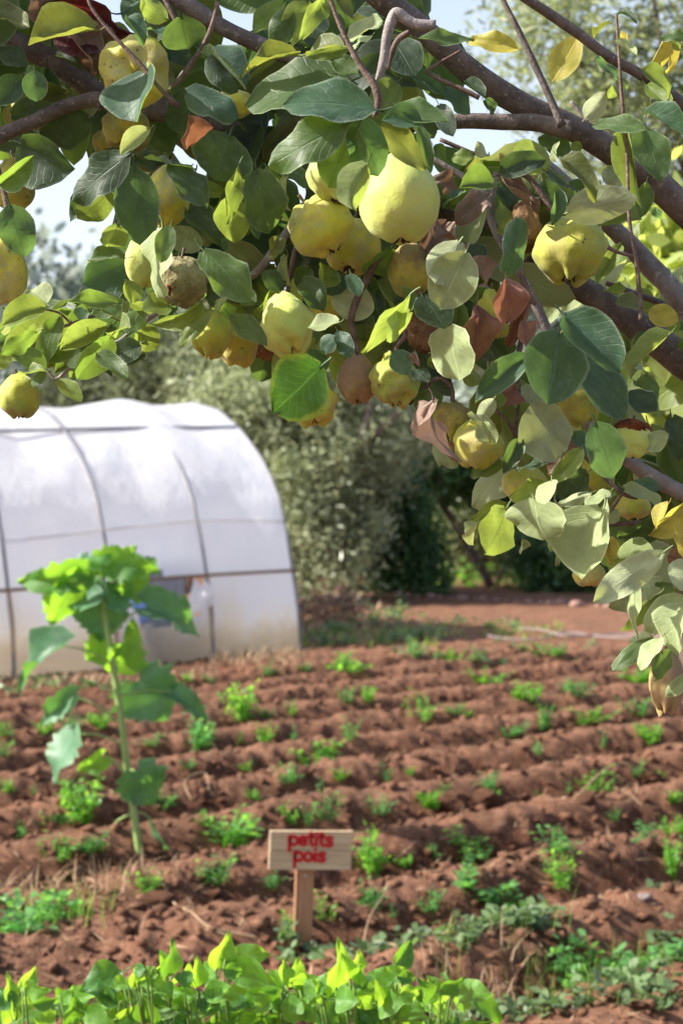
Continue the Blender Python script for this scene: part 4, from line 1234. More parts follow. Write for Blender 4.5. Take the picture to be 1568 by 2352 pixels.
# ---------------------------------------------------------------- potato plants in front
def potato():
    n = NT('potato_stem'); ob = n.obj(); stem = n.end(n.pbsdf(n.mix(n.noise(40, 3, .6, ob), (.10, .18, .04), (.20, .30, .08)), .5, .3))
    def cv(x, y): return x*.5209, 2075.7+y*.5209
    # plants: stem base x (photo units), leaves in crop units
    PL = [
     (30, 'leafy potato plant cut by the lower left corner of the bed edge', [(60, 410, 95, 480, 90), (90, 410, 158, 290, 60), (50, 440, 45, 320, 40), (110, 370, 205, 385, 65), (60, 460, 0, 380, 70), (60, 470, 20, 440, 60), (90, 480, 145, 450, 50), (60, 520, 30, 440, 60)]),
     (215, 'potato plant with one broad blue-green leaf on top, left of the sharp dark leaf', [(540, 300, 375, 370, 110), (470, 370, 320, 385, 50), (500, 400, 440, 370, 80), (380, 440, 300, 500, 70), (480, 440, 550, 400, 80), (250, 500, 130, 520, 90), (350, 470, 240, 460, 60), (420, 410, 300, 440, 50), (330, 480, 390, 455, 45), (380, 480, 480, 530, 90), (560, 470, 440, 450, 80), (270, 430, 330, 390, 50)]),
     (380, 'potato plant with a large dark leaf hanging in its middle', [(640, 390, 700, 530, 150), (590, 380, 600, 280, 40), (610, 350, 730, 280, 40), (600, 375, 750, 340, 70), (730, 330, 780, 185, 60), (735, 300, 720, 215, 45), (770, 350, 825, 270, 60), (640, 290, 590, 300, 40), (700, 310, 630, 290, 50), (560, 330, 500, 370, 60), (690, 420, 790, 380, 60), (530, 400, 480, 460, 60), (520, 520, 600, 470, 70), (760, 400, 700, 370, 60)]),
     (500, 'potato plant with upright pointed leaves just below the garden sign', [(950, 290, 1002, 145, 100), (1010, 240, 1175, 222, 80), (1010, 260, 1185, 345, 110), (940, 300, 880, 295, 50), (985, 290, 1075, 305, 55), (865, 370, 865, 248, 60), (880, 420, 750, 450, 90), (900, 400, 1040, 400, 85), (930, 460, 865, 460, 50), (860, 400, 800, 390, 60), (870, 500, 1040, 470, 60), (800, 300, 830, 360, 50), (960, 330, 900, 320, 60)]),
     (640, 'potato plant with broad toothed leaves fanning left, right of the sign post', [(1230, 390, 1030, 370, 100), (1230, 400, 1055, 455, 90), (1250, 370, 1195, 300, 60), (1250, 360, 1245, 255, 45), (1270, 370, 1325, 270, 80), (1300, 390, 1390, 340, 90), (1260, 420, 1160, 440, 70), (1130, 480, 970, 520, 80), (1240, 440, 1370, 490, 100), (1150, 500, 1230, 530, 70), (1330, 430, 1280, 470, 70), (1300, 360, 1335, 310, 60)]),
     (790, 'tallest potato plant in front, its narrow tip leaf pointing straight up', [(1480, 380, 1522, 200, 80), (1490, 340, 1460, 290, 45), (1540, 330, 1525, 240, 50), (1500, 390, 1540, 350, 60), (1480, 400, 1380, 350, 90), (1440, 430, 1400, 350, 50), (1480, 420, 1570, 430, 80), (1500, 450, 1550, 400, 70), (1530, 500, 1500, 440, 60), (1420, 400, 1350, 330, 60), (1560, 350, 1600, 280, 60), (1570, 300, 1590, 220, 50), (1400, 480, 1480, 520, 90), (1590, 370, 1700, 350, 70), (1600, 400, 1720, 430, 80)]),
     (900, 'potato plant with one bright upright tip leaf, right of the tallest', [(1740, 270, 1822, 175, 75), (1690, 330, 1790, 290, 70), (1730, 340, 1640, 300, 60), (1700, 360, 1780, 370, 80), (1690, 390, 1620, 430, 70), (1750, 320, 1830, 330, 50), (1660, 440, 1760, 440, 80), (1760, 400, 1850, 400, 70), (1780, 450, 1860, 470, 70), (1690, 470, 1640, 530, 70)]),
     (980, 'low potato stem leaning right with a dark drooping end leaf', [(1940, 380, 2030, 330, 70), (1930, 400, 1890, 320, 50), (2010, 400, 2150, 380, 85), (2080, 400, 2210, 520, 70), (1960, 440, 1850, 430, 70), (1900, 440, 1980, 470, 70), (1830, 480, 1760, 510, 70), (1920, 500, 2000, 520, 60), (1990, 360, 1960, 310, 50)]),
    ]
    rr = random.Random(11)
    for (sx, lab, leaves) in PL:
        d0 = 3.25+rr.uniform(-.12, .12)
        base = P(sx+15, 2352, d0); base = Vector((base.x, base.y, gh(base.x, base.y)))
        T = empty('potato_plant', base, lab, 'plant', 'potato plants along the bottom edge')
        tops = []
        for (bx, by, tx, ty, w) in leaves:
            d = d0-.06+rr.uniform(-.09, .09)
            b = P(*cv(bx, by), d); t = P(*cv(bx+(tx-bx)*1.18, by+(ty-by)*1.18), d+rr.uniform(-.04, .04))
            up = (ty-by) < -40
            fc = rr.choice('hhhhs') if up else rr.choice('hhslsc')
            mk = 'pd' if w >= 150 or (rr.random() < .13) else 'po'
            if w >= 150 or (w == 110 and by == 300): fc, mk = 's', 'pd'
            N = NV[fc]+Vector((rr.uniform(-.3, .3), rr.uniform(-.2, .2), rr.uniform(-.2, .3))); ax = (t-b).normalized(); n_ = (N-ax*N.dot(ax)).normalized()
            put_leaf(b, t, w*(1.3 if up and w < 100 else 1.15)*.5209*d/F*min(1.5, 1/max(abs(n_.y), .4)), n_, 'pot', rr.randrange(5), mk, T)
            tops.append(b)
        # fillers lower down so the bush reads solid
        for k in range(24):
            x = sx+rr.uniform(-80, 90); y = rr.uniform(2285, 2450); a = rr.uniform(0, 6.28); Lp = rr.uniform(50, 95); d = d0+rr.uniform(-.12, .2)
            b = P(x, y, d); t = P(x+math.cos(a)*Lp, y-abs(math.sin(a))*Lp*.7, d+rr.uniform(-.05, .05))
            N = NV[rr.choice('hhslc')]+Vector((rr.uniform(-.4, .4), 0, rr.uniform(-.3, .5)))
            put_leaf(b, t, Lp*.6*d/F, N, 'pot', rr.randrange(5), rr.choice(['po', 'pd', 'pd']), T)  # mostly the darker leaf; shade of the gaps put into its colour
        # stems rise from the root to the leaf groups
        ns = 4
        for k in range(ns):
            grp = sorted(tops, key=lambda p: p.x)[k*len(tops)//ns:(k+1)*len(tops)//ns]
            if not grp: continue
            tp_ = max(grp, key=lambda p: p.z)
            tube('stem', [base+Vector((0, 0, -.03)), base.lerp(tp_, .45)+Vector((rr.uniform(-.02, .02), .03, .05)), tp_], [.0042, .003, .002], stem, T, seg=7)
            for p in grp:
                if p is not tp_: tube('leaf_stalk', [base.lerp(tp_, .72)+Vector((0, .01, .02)), (p+tp_)/2, p], [.002, .0018, .0015], stem, T, seg=5, smooth=3)
potato()

# ---------------------------------------------------------------- pea plants
def quads(C, U, Vv):
    """C centres, U half length vec, Vv half width vec -> diamond-ish hexagon leaf as 2 quads"""
    n = len(C)
    P_ = np.stack([C-U, C-U*.25+Vv, C+U*.45+Vv*.8, C+U, C+U*.45-Vv*.8, C-U*.25-Vv], 1).reshape(-1, 3)
    i = np.arange(n)[:, None]*6
    Fq = np.concatenate([i+np.array([[0, 1, 2, 5]]), i+np.array([[5, 2, 4, 4]])], 0)
    Fq = np.concatenate([i+np.array([[0, 1, 4, 5]]), i+np.array([[1, 2, 3, 4]])], 0)
    return P_, Fq
def rvec(n, rs):
    v = rs.normal(size=(n, 3)); return v/np.linalg.norm(v, axis=1)[:, None]
def pea_mesh(seed, n_st=7, H=1.0, Wd=1.0):
    """unit clump: about 1 wide, H high"""
    rs = np.random.RandomState(seed); C, U, Vv = [], [], []
    sv, sf = [], []
    for s in range(n_st):
        a = rs.rand()*6.28; r = rs.rand()**.6*.42*Wd; lean = rs.rand()*.25
        b = np.array([math.cos(a)*r*.4, math.sin(a)*r*.4, 0]); t = np.array([math.cos(a)*(r+lean*.5), math.sin(a)*(r+lean*.5), H*(.15+.85*rs.rand())])
        g, f = tube_geo([b, (b+t)/2+np.array([0, 0, .08]), t], [.018, .014, .008], seg=4, smooth=2)
        o = len(sv); sv += [tuple(v) for v in g]; sf += [tuple(o+i for i in q) for q in f if len(q) == 4 or True]
        k = 11
        for i in range(k):
            q = b+(t-b)*((i+1.2)/k); side = rs.choice([-1, 1])
            for m in range(2):
                dr = np.array([math.cos(a+side*1.3+rs.normal()*.5), math.sin(a+side*1.3+rs.normal()*.5), rs.normal()*.35+.2]); dr /= np.linalg.norm(dr)
                L_ = .060*(.6+.8*rs.rand()); c = q+dr*(L_*1.1+m*.10)
                up = np.array([rs.normal()*.4, rs.normal()*.4, 1]); w = np.cross(dr, up); w /= np.linalg.norm(w)
                C.append(c); U.append(dr*L_); Vv.append(w*L_*.62)
    C, U, Vv = map(np.array, (C, U, Vv))
    P_, Fq = quads(C, U, Vv)
    V = [tuple(v) for v in P_]+sv; o = len(P_)
    Fc = [tuple(f) for f in Fq]+[tuple(o+i for i in q) for q in sf]
    me = bpy.data.meshes.new('pea_foliage'); me.from_pydata(V, [], Fc); return me
PEA = []
for i in range(8):
    me = pea_mesh(i, n_st=[6, 8, 10, 5, 12, 7, 14, 9][i], H=[1.1, .9, .7, 1.5, .6, 1.0, .5, .8][i]); me.materials.append(M['pea' if i % 2 else 'pea2']); PEA.append(me)
PEAS = [(20, 400, 80, 60), (10, 445, 50, 45), (18, 530, 38, 35), (78, 530, 20, 30), (100, 400, 40, 35), (160, 380, 60, 40), (230, 380, 50, 35), (440, 425, 130, 85), (545, 412, 30, 35), (350, 425, 50, 35),
 (610, 412, 45, 50), (668, 412, 50, 45), (725, 462, 120, 50), (800, 410, 50, 60), (550, 360, 85, 85), (605, 355, 40, 30), (665, 350, 40, 40), (480, 280, 40, 30), (430, 275, 30, 25), (612, 265, 60, 40), (800, 250, 100, 45),
 (800, 320, 50, 45), (848, 318, 40, 40), (945, 215, 50, 40), (965, 365, 75, 75), (1045, 350, 45, 30), (1030, 225, 60, 35), (1100, 228, 80, 40), (1120, 275, 85, 35), (1165, 400, 90, 35), (1205, 325, 60, 45), (1255, 388, 42, 75),
 (1260, 215, 100, 30), (1330, 310, 90, 50), (1355, 365, 100, 35), (1380, 425, 35, 45), (1460, 275, 75, 45), (1465, 345, 90, 50), (1490, 410, 60, 45), (1230, 442, 30, 38), (560, 478, 35, 30), (655, 505, 65, 50), (780, 512, 40, 30),
 (880, 500, 45, 45), (940, 498, 25, 22), (430, 488, 40, 25), (190, 602, 120, 95), (125, 605, 60, 30), (215, 505, 60, 40), (370, 570, 60, 60), (580, 552, 40, 30), (748, 600, 80, 100), (665, 600, 40, 50), (870, 580, 60, 55),
 (990, 572, 50, 40), (1140, 535, 90, 60), (1365, 522, 90, 75), (1465, 495, 35, 50), (1510, 495, 30, 25), (1300, 540, 42, 25), (1235, 545, 30, 18), (1025, 525, 30, 25), (515, 652, 160, 70), (205, 665, 80, 50), (130, 700, 90, 65),
 (500, 730, 90, 85), (335, 755, 75, 50), (620, 745, 80, 55), (850, 715, 95, 105), (712, 612, 32, 45), (925, 702, 50, 30), (995, 690, 35, 40), (1105, 685, 150, 90), (1265, 668, 90, 65), (1285, 750, 70, 100), (1490, 632, 115, 55),
 (1545, 625, 60, 50), (1410, 605, 30, 35), (1545, 720, 50, 90), (850, 790, 55, 65), (755, 820, 60, 75), (985, 810, 75, 55), (665, 850, 50, 65), (905, 815, 40, 35), (1070, 350, 30, 20), (700, 250, 40, 20), (1545, 560, 40, 30), (40, 640, 50, 30)]
SPECIAL = {(440, 425): 'wide low pea clump right of the sunflower stem, halfway up the field', (550, 360): 'tall pale pea plant standing up between two far ridges, right of the sunflower leaf', (748, 600): 'tall pea plant directly behind the garden sign',
 (515, 652): 'long bright pea clump left of the garden sign', (850, 715): 'dense pea plant beside the right edge of the garden sign', (1105, 685): 'widest pea clump on the near ridge below the two large clods',
 (1285, 750): 'single upright pea seedling with thin bare stem base near the right weeds', (190, 602): 'bushy pea clump left of the lower sunflower stem', (965, 365): 'rounded yellow-green pea plant on a far ridge, centre',
 (1365, 522): 'spiky pea plant right of the two large clods', (500, 730): 'bluish pea plant left of the sign, one ridge below the long clump', (725, 462): 'low spreading pea clump on the ridge above the sign',
 (130, 700): 'dark green pea clump at the left, near the sunflower foot', (1490, 632): 'broad pea clump at the right edge of the near ridge'}
rp = random.Random(4); PL_ = []
for i, (x, y, w, h) in enumerate(PEAS):
    p = GR(x, y+1293)
    s = w*p.y/F*1.28
    me = PEA[i % 8]
    o = link(bpy.data.objects.new('pea_plant', me)); o.location = p-Vector((0, 0, .01))
    mh = [1.1, .9, .7, 1.5, .6, 1.0, .5, .8][i % 8]
    hz = h*p.y/F*.98/mh
    o.scale = (s*1.05, s*.8, hz); o.rotation_euler = (0, 0, rp.uniform(0, 6.28))
    tag(o, None, 'pea plant', 'pea plants growing along the furrows')
    PL_.append([int(round((p.y-ROWS*p.x-5.0)/1.05)), x, o, w, h, SPECIAL.get((x, y)), i])
ORD = 'zeroth first second third fourth fifth sixth seventh eighth ninth tenth eleventh twelfth thirteenth fourteenth fifteenth sixteenth seventeenth eighteenth nineteenth twentieth'.split()
ORD += ['twenty-'+q for q in ORD[1:10]]
rows = sorted(set(r[0] for r in PL_))
for kr, r0 in enumerate(rows):
    for kk, r in enumerate(sorted([q for q in PL_ if q[0] == r0], key=lambda q: q[1])):
        size = 'wide' if r[3] >= 90 else ('upright' if r[4] > r[3]*1.1 else ('tiny' if r[3] < 40 else 'small'))
        tone = 'green' if r[6] % 2 else 'light green'
        r[2]['label'] = r[5] or f'{size} {tone} pea plant, {ORD[kk+1]} from the left on the {ORD[kr+1]} ridge from the front'

# ---------------------------------------------------------------- clods, stones, straw, weeds
def clod_mesh(seed, amp=.35, sub=3):
    bm = bmesh.new(); bmesh.ops.create_icosphere(bm, subdivisions=sub, radius=.5)
    for v in bm.verts:
        n1 = noise.noise(v.co*2.6+Vector((seed*4, 0, 0)))*amp+noise.noise(v.co*7+Vector((0, seed*3, 0)))*amp*.45+noise.noise(v.co*16)*amp*.2
        v.co *= 1+n1
        v.co.z = max(v.co.z, -.35)
    me = bpy.data.meshes.new('soil_clod'); bm.to_mesh(me); bm.free(); me.materials.append(M['soil'])
    for p in me.polygons: p.use_smooth = True
    return me
for i, (x, y, w, h, lab) in enumerate([(1042, 585, 76, 62, 'largest red soil clod sitting on a ridge right of the sign'), (1113, 577, 64, 50, 'second red soil clod touching right of the largest one'), (1345, 560, 38, 32, 'small round soil clod between the twin clods and the right edge'),
        (632, 547, 40, 30, 'soil clod on the ridge above the left corner of the sign'), (365, 795, 80, 45, 'flat soil clod under the dry stem, left of the stake'), (1480, 788, 34, 22, 'grey stone lying on the near ridge at the right'), (965, 455, 35, 18, 'low soil lump on a far ridge above the twin clods'),
        (700, 500, 45, 30, 'soil lump behind the sign in the furrow shade'), (1490, 515, 60, 30, 'broad soil lump on the ridge at the right edge')]):
    p = GR(x, y+1293-6)
    o = link(bpy.data.objects.new('soil_clod' if 'stone' not in lab else 'stone', clod_mesh(i, sub=4))); s = w*p.y/F
    if 'stone' in lab: o.data.materials.clear(); o.data.materials.append(plain('grey_stone', (.16, .13, .12), .8, .2, .3))
    o.location = p+Vector((0, 0, h*p.y/F*.35)); o.scale = (s, s*.8, h*p.y/F); tag(o, lab, 'clod' if 'stone' not in lab else 'stone')
def crumbs():
    rs = np.random.RandomState(8); n = 20000
    base = clod_mesh(30, .5, 1); bv = np.array([v.co[:] for v in base.vertices]); bf = np.array([p.vertices[:] for p in base.polygons])
    Y = 3.0+14.5*rs.rand(n)**1.3; X = (rs.rand(n)-.5)*.50*Y*1.05
    Z = ground_h(X, Y); sz = .009+.055*rs.rand(n)**3.6
    a = rs.rand(n)*6.28
    ca, sa = np.cos(a)[:, None], np.sin(a)[:, None]
    sc = sz[:, None, None]*(.6+.8*rs.rand(n, 1, 3)); v = bv[None]*sc
    vx = v[..., 0]*ca-v[..., 1]*sa; vy = v[..., 0]*sa+v[..., 1]*ca
    V = np.stack([vx+X[:, None], vy+Y[:, None], v[..., 2]*.8+Z[:, None]+sz[:, None]*.15], -1).reshape(-1, 3)
    Fq = (bf[None]+(np.arange(n)*len(bv))[:, None, None]).reshape(-1, 3)
    o = np_mesh('soil_crumbs', V, Fq, M['soil'], smooth=False); tag(o, 'loose crumbs of red soil strewn over the ridges', 'soil crumbs', kind='stuff')
crumbs()
def straw():
    rs = np.random.RandomState(12); n = 6000
    Y = 3.2+21*rs.rand(n)**1.2; X = (rs.rand(n)-.45)*.5*Y; Z = ground_h(X, Y)
    L_ = .02+.07*rs.rand(n)**2; a = rs.rand(n)*6.28; C = np.stack([X, Y, Z+.012], -1)
    U = np.stack([np.cos(a), np.sin(a), rs.normal(size=n)*.25], -1)*L_[:, None]; Vv = np.stack([-np.sin(a), np.cos(a), rs.normal(size=n)*.3], -1)*.0022
    P_, Fq = quads(C, U, Vv); o = np_mesh('straw_litter', P_, Fq, M['straw']); tag(o, 'bits of dry straw scattered on the soil', 'straw', kind='stuff')
straw()
def weeds(name, lab, cat, regions, m, seed, size=(.012, .028), hmax=.07, elong=1.6):
    rs = np.random.RandomState(seed); Cs, Us, Vs = [], [], []
    for (x0, y0, x1, y1, n) in regions:
        for k in range(n):
            x, y = rs.uniform(x0, x1), rs.uniform(y0, y1)
            p = G(x, y+1293, -.04)
            if vnoise(np.array([p.x*3.1+seed]), np.array([p.y*3.1]))[0] < .50: continue
            z = gh(p.x, p.y); m_ = rs.randint(5, 11); hh = hmax*rs.rand()
            for q in range(m_):
                a = rs.rand()*6.28; L_ = rs.uniform(*size); dr = np.array([math.cos(a), math.sin(a), rs.normal()*.4+.2]); dr /= np.linalg.norm(dr)
                w = np.cross(dr, [rs.normal()*.5, rs.normal()*.5, 1]); w /= np.linalg.norm(w)
                Cs.append(np.array([p.x, p.y, z+.01+hh*rs.rand()])+dr*L_*1.3); Us.append(dr*L_); Vs.append(w*L_/elong)
    P_, Fq = quads(np.array(Cs), np.array(Us), np.array(Vs)); o = np_mesh(name, P_, Fq, m); tag(o, lab, cat, kind='stuff')
weeds('weeds', 'low grey-green weeds covering the soil at the lower right', 'weeds', [(1060, 760, 1568, 960, 420), (780, 830, 1100, 950, 90), (1000, 930, 1568, 1059, 160), (1380, 850, 1640, 1000, 200), (640, 850, 800, 930, 40)], M['weed'], 3)
weeds('bright_weeds', 'bright green leafy weeds at the lower right edge', 'weeds', [(1300, 820, 1620, 960, 160), (1230, 880, 1568, 940, 60), (1060, 740, 1200, 800, 60)], M['pea'], 5, hmax=.10)
weeds('corner_weeds', 'patch of straggly green weeds at the lower left', 'weeds', [(0, 780, 150, 870, 42), (100, 790, 210, 860, 22)], M['pea'], 6, hmax=.12)
weeds('far_weeds', 'green weeds growing along the grassy strip before the far soil', 'weeds', [(700, 130, 1000, 200, 260), (850, 95, 930, 160, 60), (980, 140, 1200, 190, 120), (-60, 265, 480, 300, 60), (900, 195, 1500, 240, 90)], M['weed'], 7, size=(.02, .045), hmax=.12)
weeds('background_weeds', 'bright green tall weeds beyond the far edge of the field', 'weeds', [(1000, 30, 1260, 75, 260), (860, 50, 1000, 75, 60)], M['bgrass'], 8, size=(.04, .09), hmax=.45, elong=4)
def blades(name, lab, regs, m, seed, h=(.06, .2), w=.002, lean=.5):
    rs = np.random.RandomState(seed); V, Fq = [], []
    for (x0, y0, x1, y1, n) in regs:
        for k in range(n):
            p = G(rs.uniform(x0, x1), rs.uniform(y0, y1)+1293, -.04); z = gh(p.x, p.y); a = rs.rand()*6.28; H = rs.uniform(*h); l = lean*H*rs.rand()
            b = np.array([p.x, p.y, z-.01]); wv = np.array([math.cos(a+1.57), math.sin(a+1.57), 0])*w*p.y/5
            o = len(V)
            for t in (0, .4, .75, 1):
                c = b+np.array([math.cos(a)*l*t*t, math.sin(a)*l*t*t, H*(t-.25*t*t*l/H)]); s = 1-t*.92
                V += [c-wv*s, c+wv*s]
            Fq += [(o, o+1, o+3, o+2), (o+2, o+3, o+5, o+4), (o+4, o+5, o+7, o+6)]
    o = np_mesh(name, np.array(V), np.array(Fq), m); tag(o, lab, 'grass', kind='stuff')
blades('grass', 'thin green grass blades among the weeds at the lower right', [(1180, 860, 1568, 1059, 90), (980, 900, 1300, 1059, 50), (60, 780, 260, 870, 60)], M['grassm'], 4)
blades('dry_grass', 'pale dry grass along the greenhouse foot and field edge', [(-50, 240, 500, 275, 420), (480, 210, 700, 235, 330), (690, 140, 1000, 200, 500), (700, 90, 900, 160, 260), (940, 900, 1200, 1000, 120), (0, 690, 330, 800, 160)], M['straw'], 9, h=(.04, .16), w=.0035, lean=1.6)
blades('green_grass', 'green grass tufts on the strip between the greenhouse and the far soil', [(690, 165, 1010, 205, 260), (980, 150, 1300, 190, 120)], M['grassm'], 10, h=(.04, .14), w=.004, lean=.9)
# tall single blades, dry stems and the hoses
def gtube(name, pts, r, m, lab, cat, lift=.015, grp=None):
    pp = []
    for (x, y, l) in pts:
        p = GR(x, y+1293); p.z += lift+l; pp.append(p)
    V, Fc = tube_geo(pp, [r]*len(pp), seg=7, smooth=5)
    o = mesh_obj(name, V, Fc, m, None); return tag(o, lab, cat, grp)
gtube('dry_stem', [(365, 752, .05), (395, 790, .02), (440, 820, 0), (480, 850, 0), (540, 862, 0), (590, 885, 0)], .004, M['straw'], 'long pale dry stem lying bent across the soil left of the sign stake', 'stem')
gtube('dry_stem', [(225, 797, 0), (262, 800, .0), (285, 785, 0), (300, 770, 0)], .003, M['straw'], 'short curved dry stem left of the long bent one', 'stem')
gtube('dry_stem', [(830, 905, 0), (850, 880, .05), (880, 850, .12), (890, 830, .13)], .0028, M['straw'], 'thin dry stalk arching up just right of the sign stake', 'stem')
gtube('dry_stem', [(440, 550, 0), (425, 520, .02), (470, 505, .03), (480, 530, 0)], .004, M['straw'], 'forked dry root on the ridge right of the sunflower', 'stem')
gtube('dry_stem', [(1320, 545, 0), (1390, 515, .05), (1440, 495, .08)], .005, M['straw'], 'dry straw bundle stalk on the ridge at the right', 'stem')
hose = plain('pale_hose', (.24, .19, .18), .5)
gtube('hose', [(1120, 178, .03), (1180, 182, .02), (1250, 182, .02), (1290, 172, .04), (1380, 180, .03), (1440, 185, .03), (1580, 196, .02), (1700, 205, .02)], .012, hose, 'pale irrigation hose lying across the far field at the right', 'hose')
gtube('hose', [(1190, 160, .03), (1240, 166, .05), (1300, 180, .04), (1420, 176, .03), (1560, 185, .03), (1700, 190, .02)], .012, hose, 'second pale hose crossing behind the first one', 'hose')

# ---------------------------------------------------------------- trees and bushes behind
def crown(T, name, ells, n, size, elong, m, seed, clump=.28, per=40, shell=.45):
    rs = np.random.RandomState(seed); vols = np.array([e[3]*e[4]*e[5] for e in ells]); nn = (n*vols/vols.sum()).astype(int); Cs = []
    for (cx, cy, cz, rx, ry, rz), k in zip(ells, nn):
        nc = max(3, k//per); dv = rvec(nc, rs); r = (shell+(1-shell)*rs.rand(nc)**.6)[:, None]
        cc = dv*r*np.array([rx, ry, rz])+np.array([cx, cy, cz])
        cs = clump*(.5+rs.rand(nc))
        idx = rs.randint(0, nc, k); Cs.append(cc[idx]+rs.normal(size=(k, 3))*cs[idx][:, None]*np.array([.6, .6, .75]))
    C = np.concatenate(Cs); n = len(C); C[:, 2] = np.maximum(C[:, 2], .03)
    U = rvec(n, rs); U[:, 2] = U[:, 2]*.8+.25; L_ = size*(.6+.8*rs.rand(n)); 
    Nn = rvec(n, rs); Vv = np.cross(U, Nn); Vv /= np.linalg.norm(Vv, axis=1)[:, None]+1e-6
    P_, Fq = quads(C, U*L_[:, None], Vv*(L_/elong)[:, None])
    return np_mesh(name, P_, Fq, m, T, off=T.location)
def tree(name, base, ells, n, size, elong, m, seed, lab, cat, grp=None, trunks=(), tm='barkred', **kw):
    T = empty(name, base, lab, cat, grp); crown(T, 'crown', ells, n, size, elong, M[m], seed, **kw)
    for pts, rads in trunks: tube('trunk', pts, rads, M[tm], T, seg=10, bump=.15)
    rs = random.Random(seed)
    for k in range(5 if n > 4000 else 3):
        e = rs.choice(ells); tip = Vector((e[0]+rs.uniform(-.7, .7)*e[3], e[1]+rs.uniform(-.5, .5)*e[4], e[2]+rs.uniform(-.2, .8)*e[5]))
        b = Vector(base)+Vector((rs.uniform(-.05, .05), 0, 0)); mid = b.lerp(tip, .5)+Vector((rs.uniform(-.2, .2), 0, rs.uniform(0, .3)))
        r = .02+.012*e[5]; tube('limb', [b, mid, tip], [r*1.6, r, r*.3], M[tm], T, seg=8, bump=.1)
    return T
def E(x, y, d, wx, hy, ry=None):
    """ellipsoid from photo centre and half sizes in photo units"""
    p = P(x, y, d); s = d/F; return (p.x, d, p.z, wx*s, ry if ry else wx*s*.8, hy*s)
def GB(x, d): p = P(x, HOR, d); return (p.x, d, 0.0)
BT = 'trees and bushes behind the field'
tree('olive_tree', GB(1850, 9.2), [E(1480, 90, 9, 330, 300), E(1620, 330, 9.4, 300, 260), E(1270, 130, 9.3, 190, 200), E(1330, 430, 9.6, 160, 110), E(1850, 100, 9.5, 300, 500)], 27000, .034, 4.2, 'olive2', 1,
     'tall olive tree with feathery pale foliage filling the upper right sky', 'tree', BT, [([Vector(GB(1850, 9.2)), P(1840, 800, 9.2), P(1700, 400, 9.2)], [.14, .11, .06])], per=55, clump=.16)
tree('fruit_tree', GB(1900, 5.0), [E(1560, 760, 4.8, 150, 300), E(1640, 1000, 4.9, 150, 200), E(1480, 640, 5.2, 110, 160), E(1440, 980, 5.4, 70, 120)], 2600, .040, 1.7, 'apple', 2,
     'light green leafy fruit tree behind the thick branch at the right edge', 'tree', BT, per=14, clump=.10)
tree('olive_tree', GB(800, 24.5), [E(720, 1060, 24.5, 190, 300), E(600, 900, 25, 210, 190), E(860, 950, 24.6, 150, 200), E(760, 1250, 24, 110, 150)], 38000, .06, 3.6, 'olive', 3,
     'grey-green olive thicket with bare leaning trunk right behind the greenhouse end', 'tree', BT,
     [([Vector(GB(700, 24.2)), P(735, 1120, 24.3), P(820, 1020, 23.9), P(850, 930, 23.9), P(845, 840, 24.3)], [.06, .07, .065, .05, .03]), ([P(820, 1020, 23.9), P(880, 980, 23.9), P(930, 930, 24.0)], [.07, .06, .04])], clump=.26, per=60)
tree('olive_tree', GB(430, 26), [E(430, 860, 26, 190, 130), E(250, 900, 27, 170, 120), E(560, 760, 27, 150, 120)], 20000, .07, 3.2, 'far2', 4,
     'dark bushy tree rising just above the greenhouse roof', 'tree', BT, clump=.35)
tree('citrus_bush', GB(900, 26), [E(890, 1220, 26, 105, 150), E(850, 1120, 26.3, 80, 90), E(960, 1300, 26, 80, 80)], 12000, .05, 2, 'citrus', 5,
     'dark green citrus bush just right of the olive thicket', 'bush', BT, clump=.22)
tree('citrus_bush', GB(1345, 26.8), [E(1330, 1300, 26.8, 150, 95), E(1440, 1260, 27, 120, 130), E(1210, 1260, 27, 60, 60)], 14000, .05, 2, 'citrus', 6,
     'dark citrus bush beyond the stone edge, under the sunlit pale leaves', 'bush', BT, clump=.22)
tree('citrus_tree', GB(1130, 28), [E(1090, 1060, 28, 160, 80), E(1230, 1100, 28, 150, 90), E(1000, 1130, 28, 60, 80)], 14000, .055, 2, 'citrus', 7,
     'dark tree with a high crown over the gap in the bushes', 'tree', BT, clump=.25)
tree('scrub_bush', GB(1120, 31), [E(1120, 1200, 31, 150, 110), E(1040, 1080, 31, 60, 90)], 9000, .07, 2.4, 'olive2', 8,
     'pale dry scrub seen through the gap between the dark bushes', 'bush', BT, clump=.3)
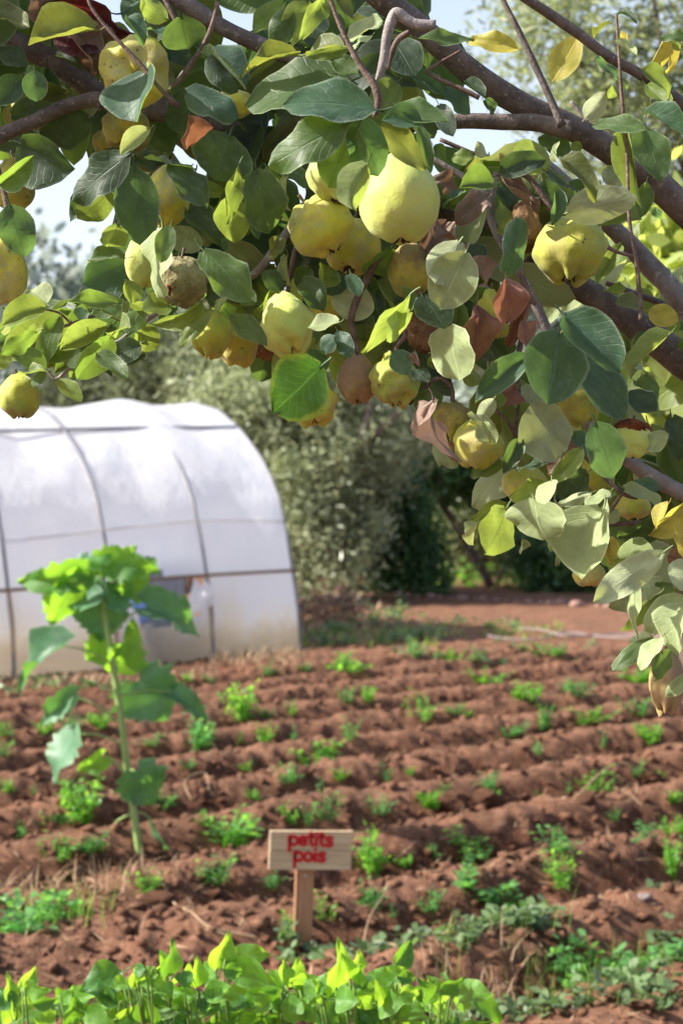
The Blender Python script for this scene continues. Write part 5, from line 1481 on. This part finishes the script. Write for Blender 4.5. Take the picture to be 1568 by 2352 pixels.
for i, (x, y, d, wx, hy, m, lab) in enumerate([(90, 760, 42, 190, 210, 'far', 'hazy grey-green tree at the far left above the greenhouse'), (300, 800, 46, 190, 190, 'far', 'hazy distant tree left of centre behind the rotten quince'), (520, 820, 44, 190, 160, 'far2', 'distant tree behind the low left branches'),
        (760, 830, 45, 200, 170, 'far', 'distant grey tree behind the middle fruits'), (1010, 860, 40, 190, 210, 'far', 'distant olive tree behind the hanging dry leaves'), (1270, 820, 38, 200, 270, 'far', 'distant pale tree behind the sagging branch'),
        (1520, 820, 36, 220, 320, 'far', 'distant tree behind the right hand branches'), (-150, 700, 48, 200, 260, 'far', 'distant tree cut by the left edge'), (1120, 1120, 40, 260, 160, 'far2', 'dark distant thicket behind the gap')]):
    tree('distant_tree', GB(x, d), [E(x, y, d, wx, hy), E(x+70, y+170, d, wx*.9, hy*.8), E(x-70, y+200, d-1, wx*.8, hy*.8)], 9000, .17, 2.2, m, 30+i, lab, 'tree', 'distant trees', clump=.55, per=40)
# edging stones along the far side of the field
edge_m = plain('pinkish_stone', (.27, .16, .13), .85, .2, .3, 8)
re_ = random.Random(9)
for i in range(26):
    x = 858+i*25.5+re_.uniform(-5, 5); p = G(x, 1372+i*1.1); p.z = gh(p.x, p.y)
    o = link(bpy.data.objects.new('edging_stone', clod_mesh(50+i % 6, .22, 3))); o.data.materials.clear(); o.data.materials.append(edge_m)
    s = re_.uniform(.08, .24); o.location = p+Vector((0, re_.uniform(-.15, .15), .01)); o.scale = (s, s*.8, s*.6); o.rotation_euler = (0, 0, re_.uniform(0, 3))
    tag(o, f'pinkish rough stone, {ORD[i+1]} from the left along the far edge of the field', 'stone', 'stones edging the far side of the field')
# brush pile by the greenhouse end
def brush():
    c = G(745, 1430); T = empty('brush_pile', c, 'heap of dry brown branches beside the greenhouse end', 'brush pile')
    rs = random.Random(2); V, Fc = [], []
    for k in range(170):
        a = rs.uniform(-.35, 1.5) if rs.random() < .5 else rs.uniform(0, 3.1); b = c+Vector((rs.uniform(-.32, .38), rs.uniform(-.3, .6), rs.uniform(0, .28)))
        l = rs.uniform(.25, .7); t = b+Vector((math.cos(a)*l*.6, rs.uniform(-.3, .3), abs(math.sin(a))*l*.5-.05))
        t.z = max(.02, t.z)
        if t.x > c.x+.7: t.x = c.x+.7
        g, f = tube_geo([b, (b+t)/2+Vector((0, 0, .05)), t], [.011, .008, .004], seg=5, smooth=2); o = len(V); V += g; Fc += [tuple(o+i for i in q) for q in f]
    o = mesh_obj('sticks', V, Fc, bark_mat('dry_sticks', (.16, .09, .06), (.34, .22, .15), 8), T); o['kind'] = 'stuff'
brush()
tube_o = gtube('yellow_leaf_bit', [(910, 88, .05), (918, 84, .10)], .05, M['straw'], 'pale straw coloured lump on the far soil edge left', 'straw')
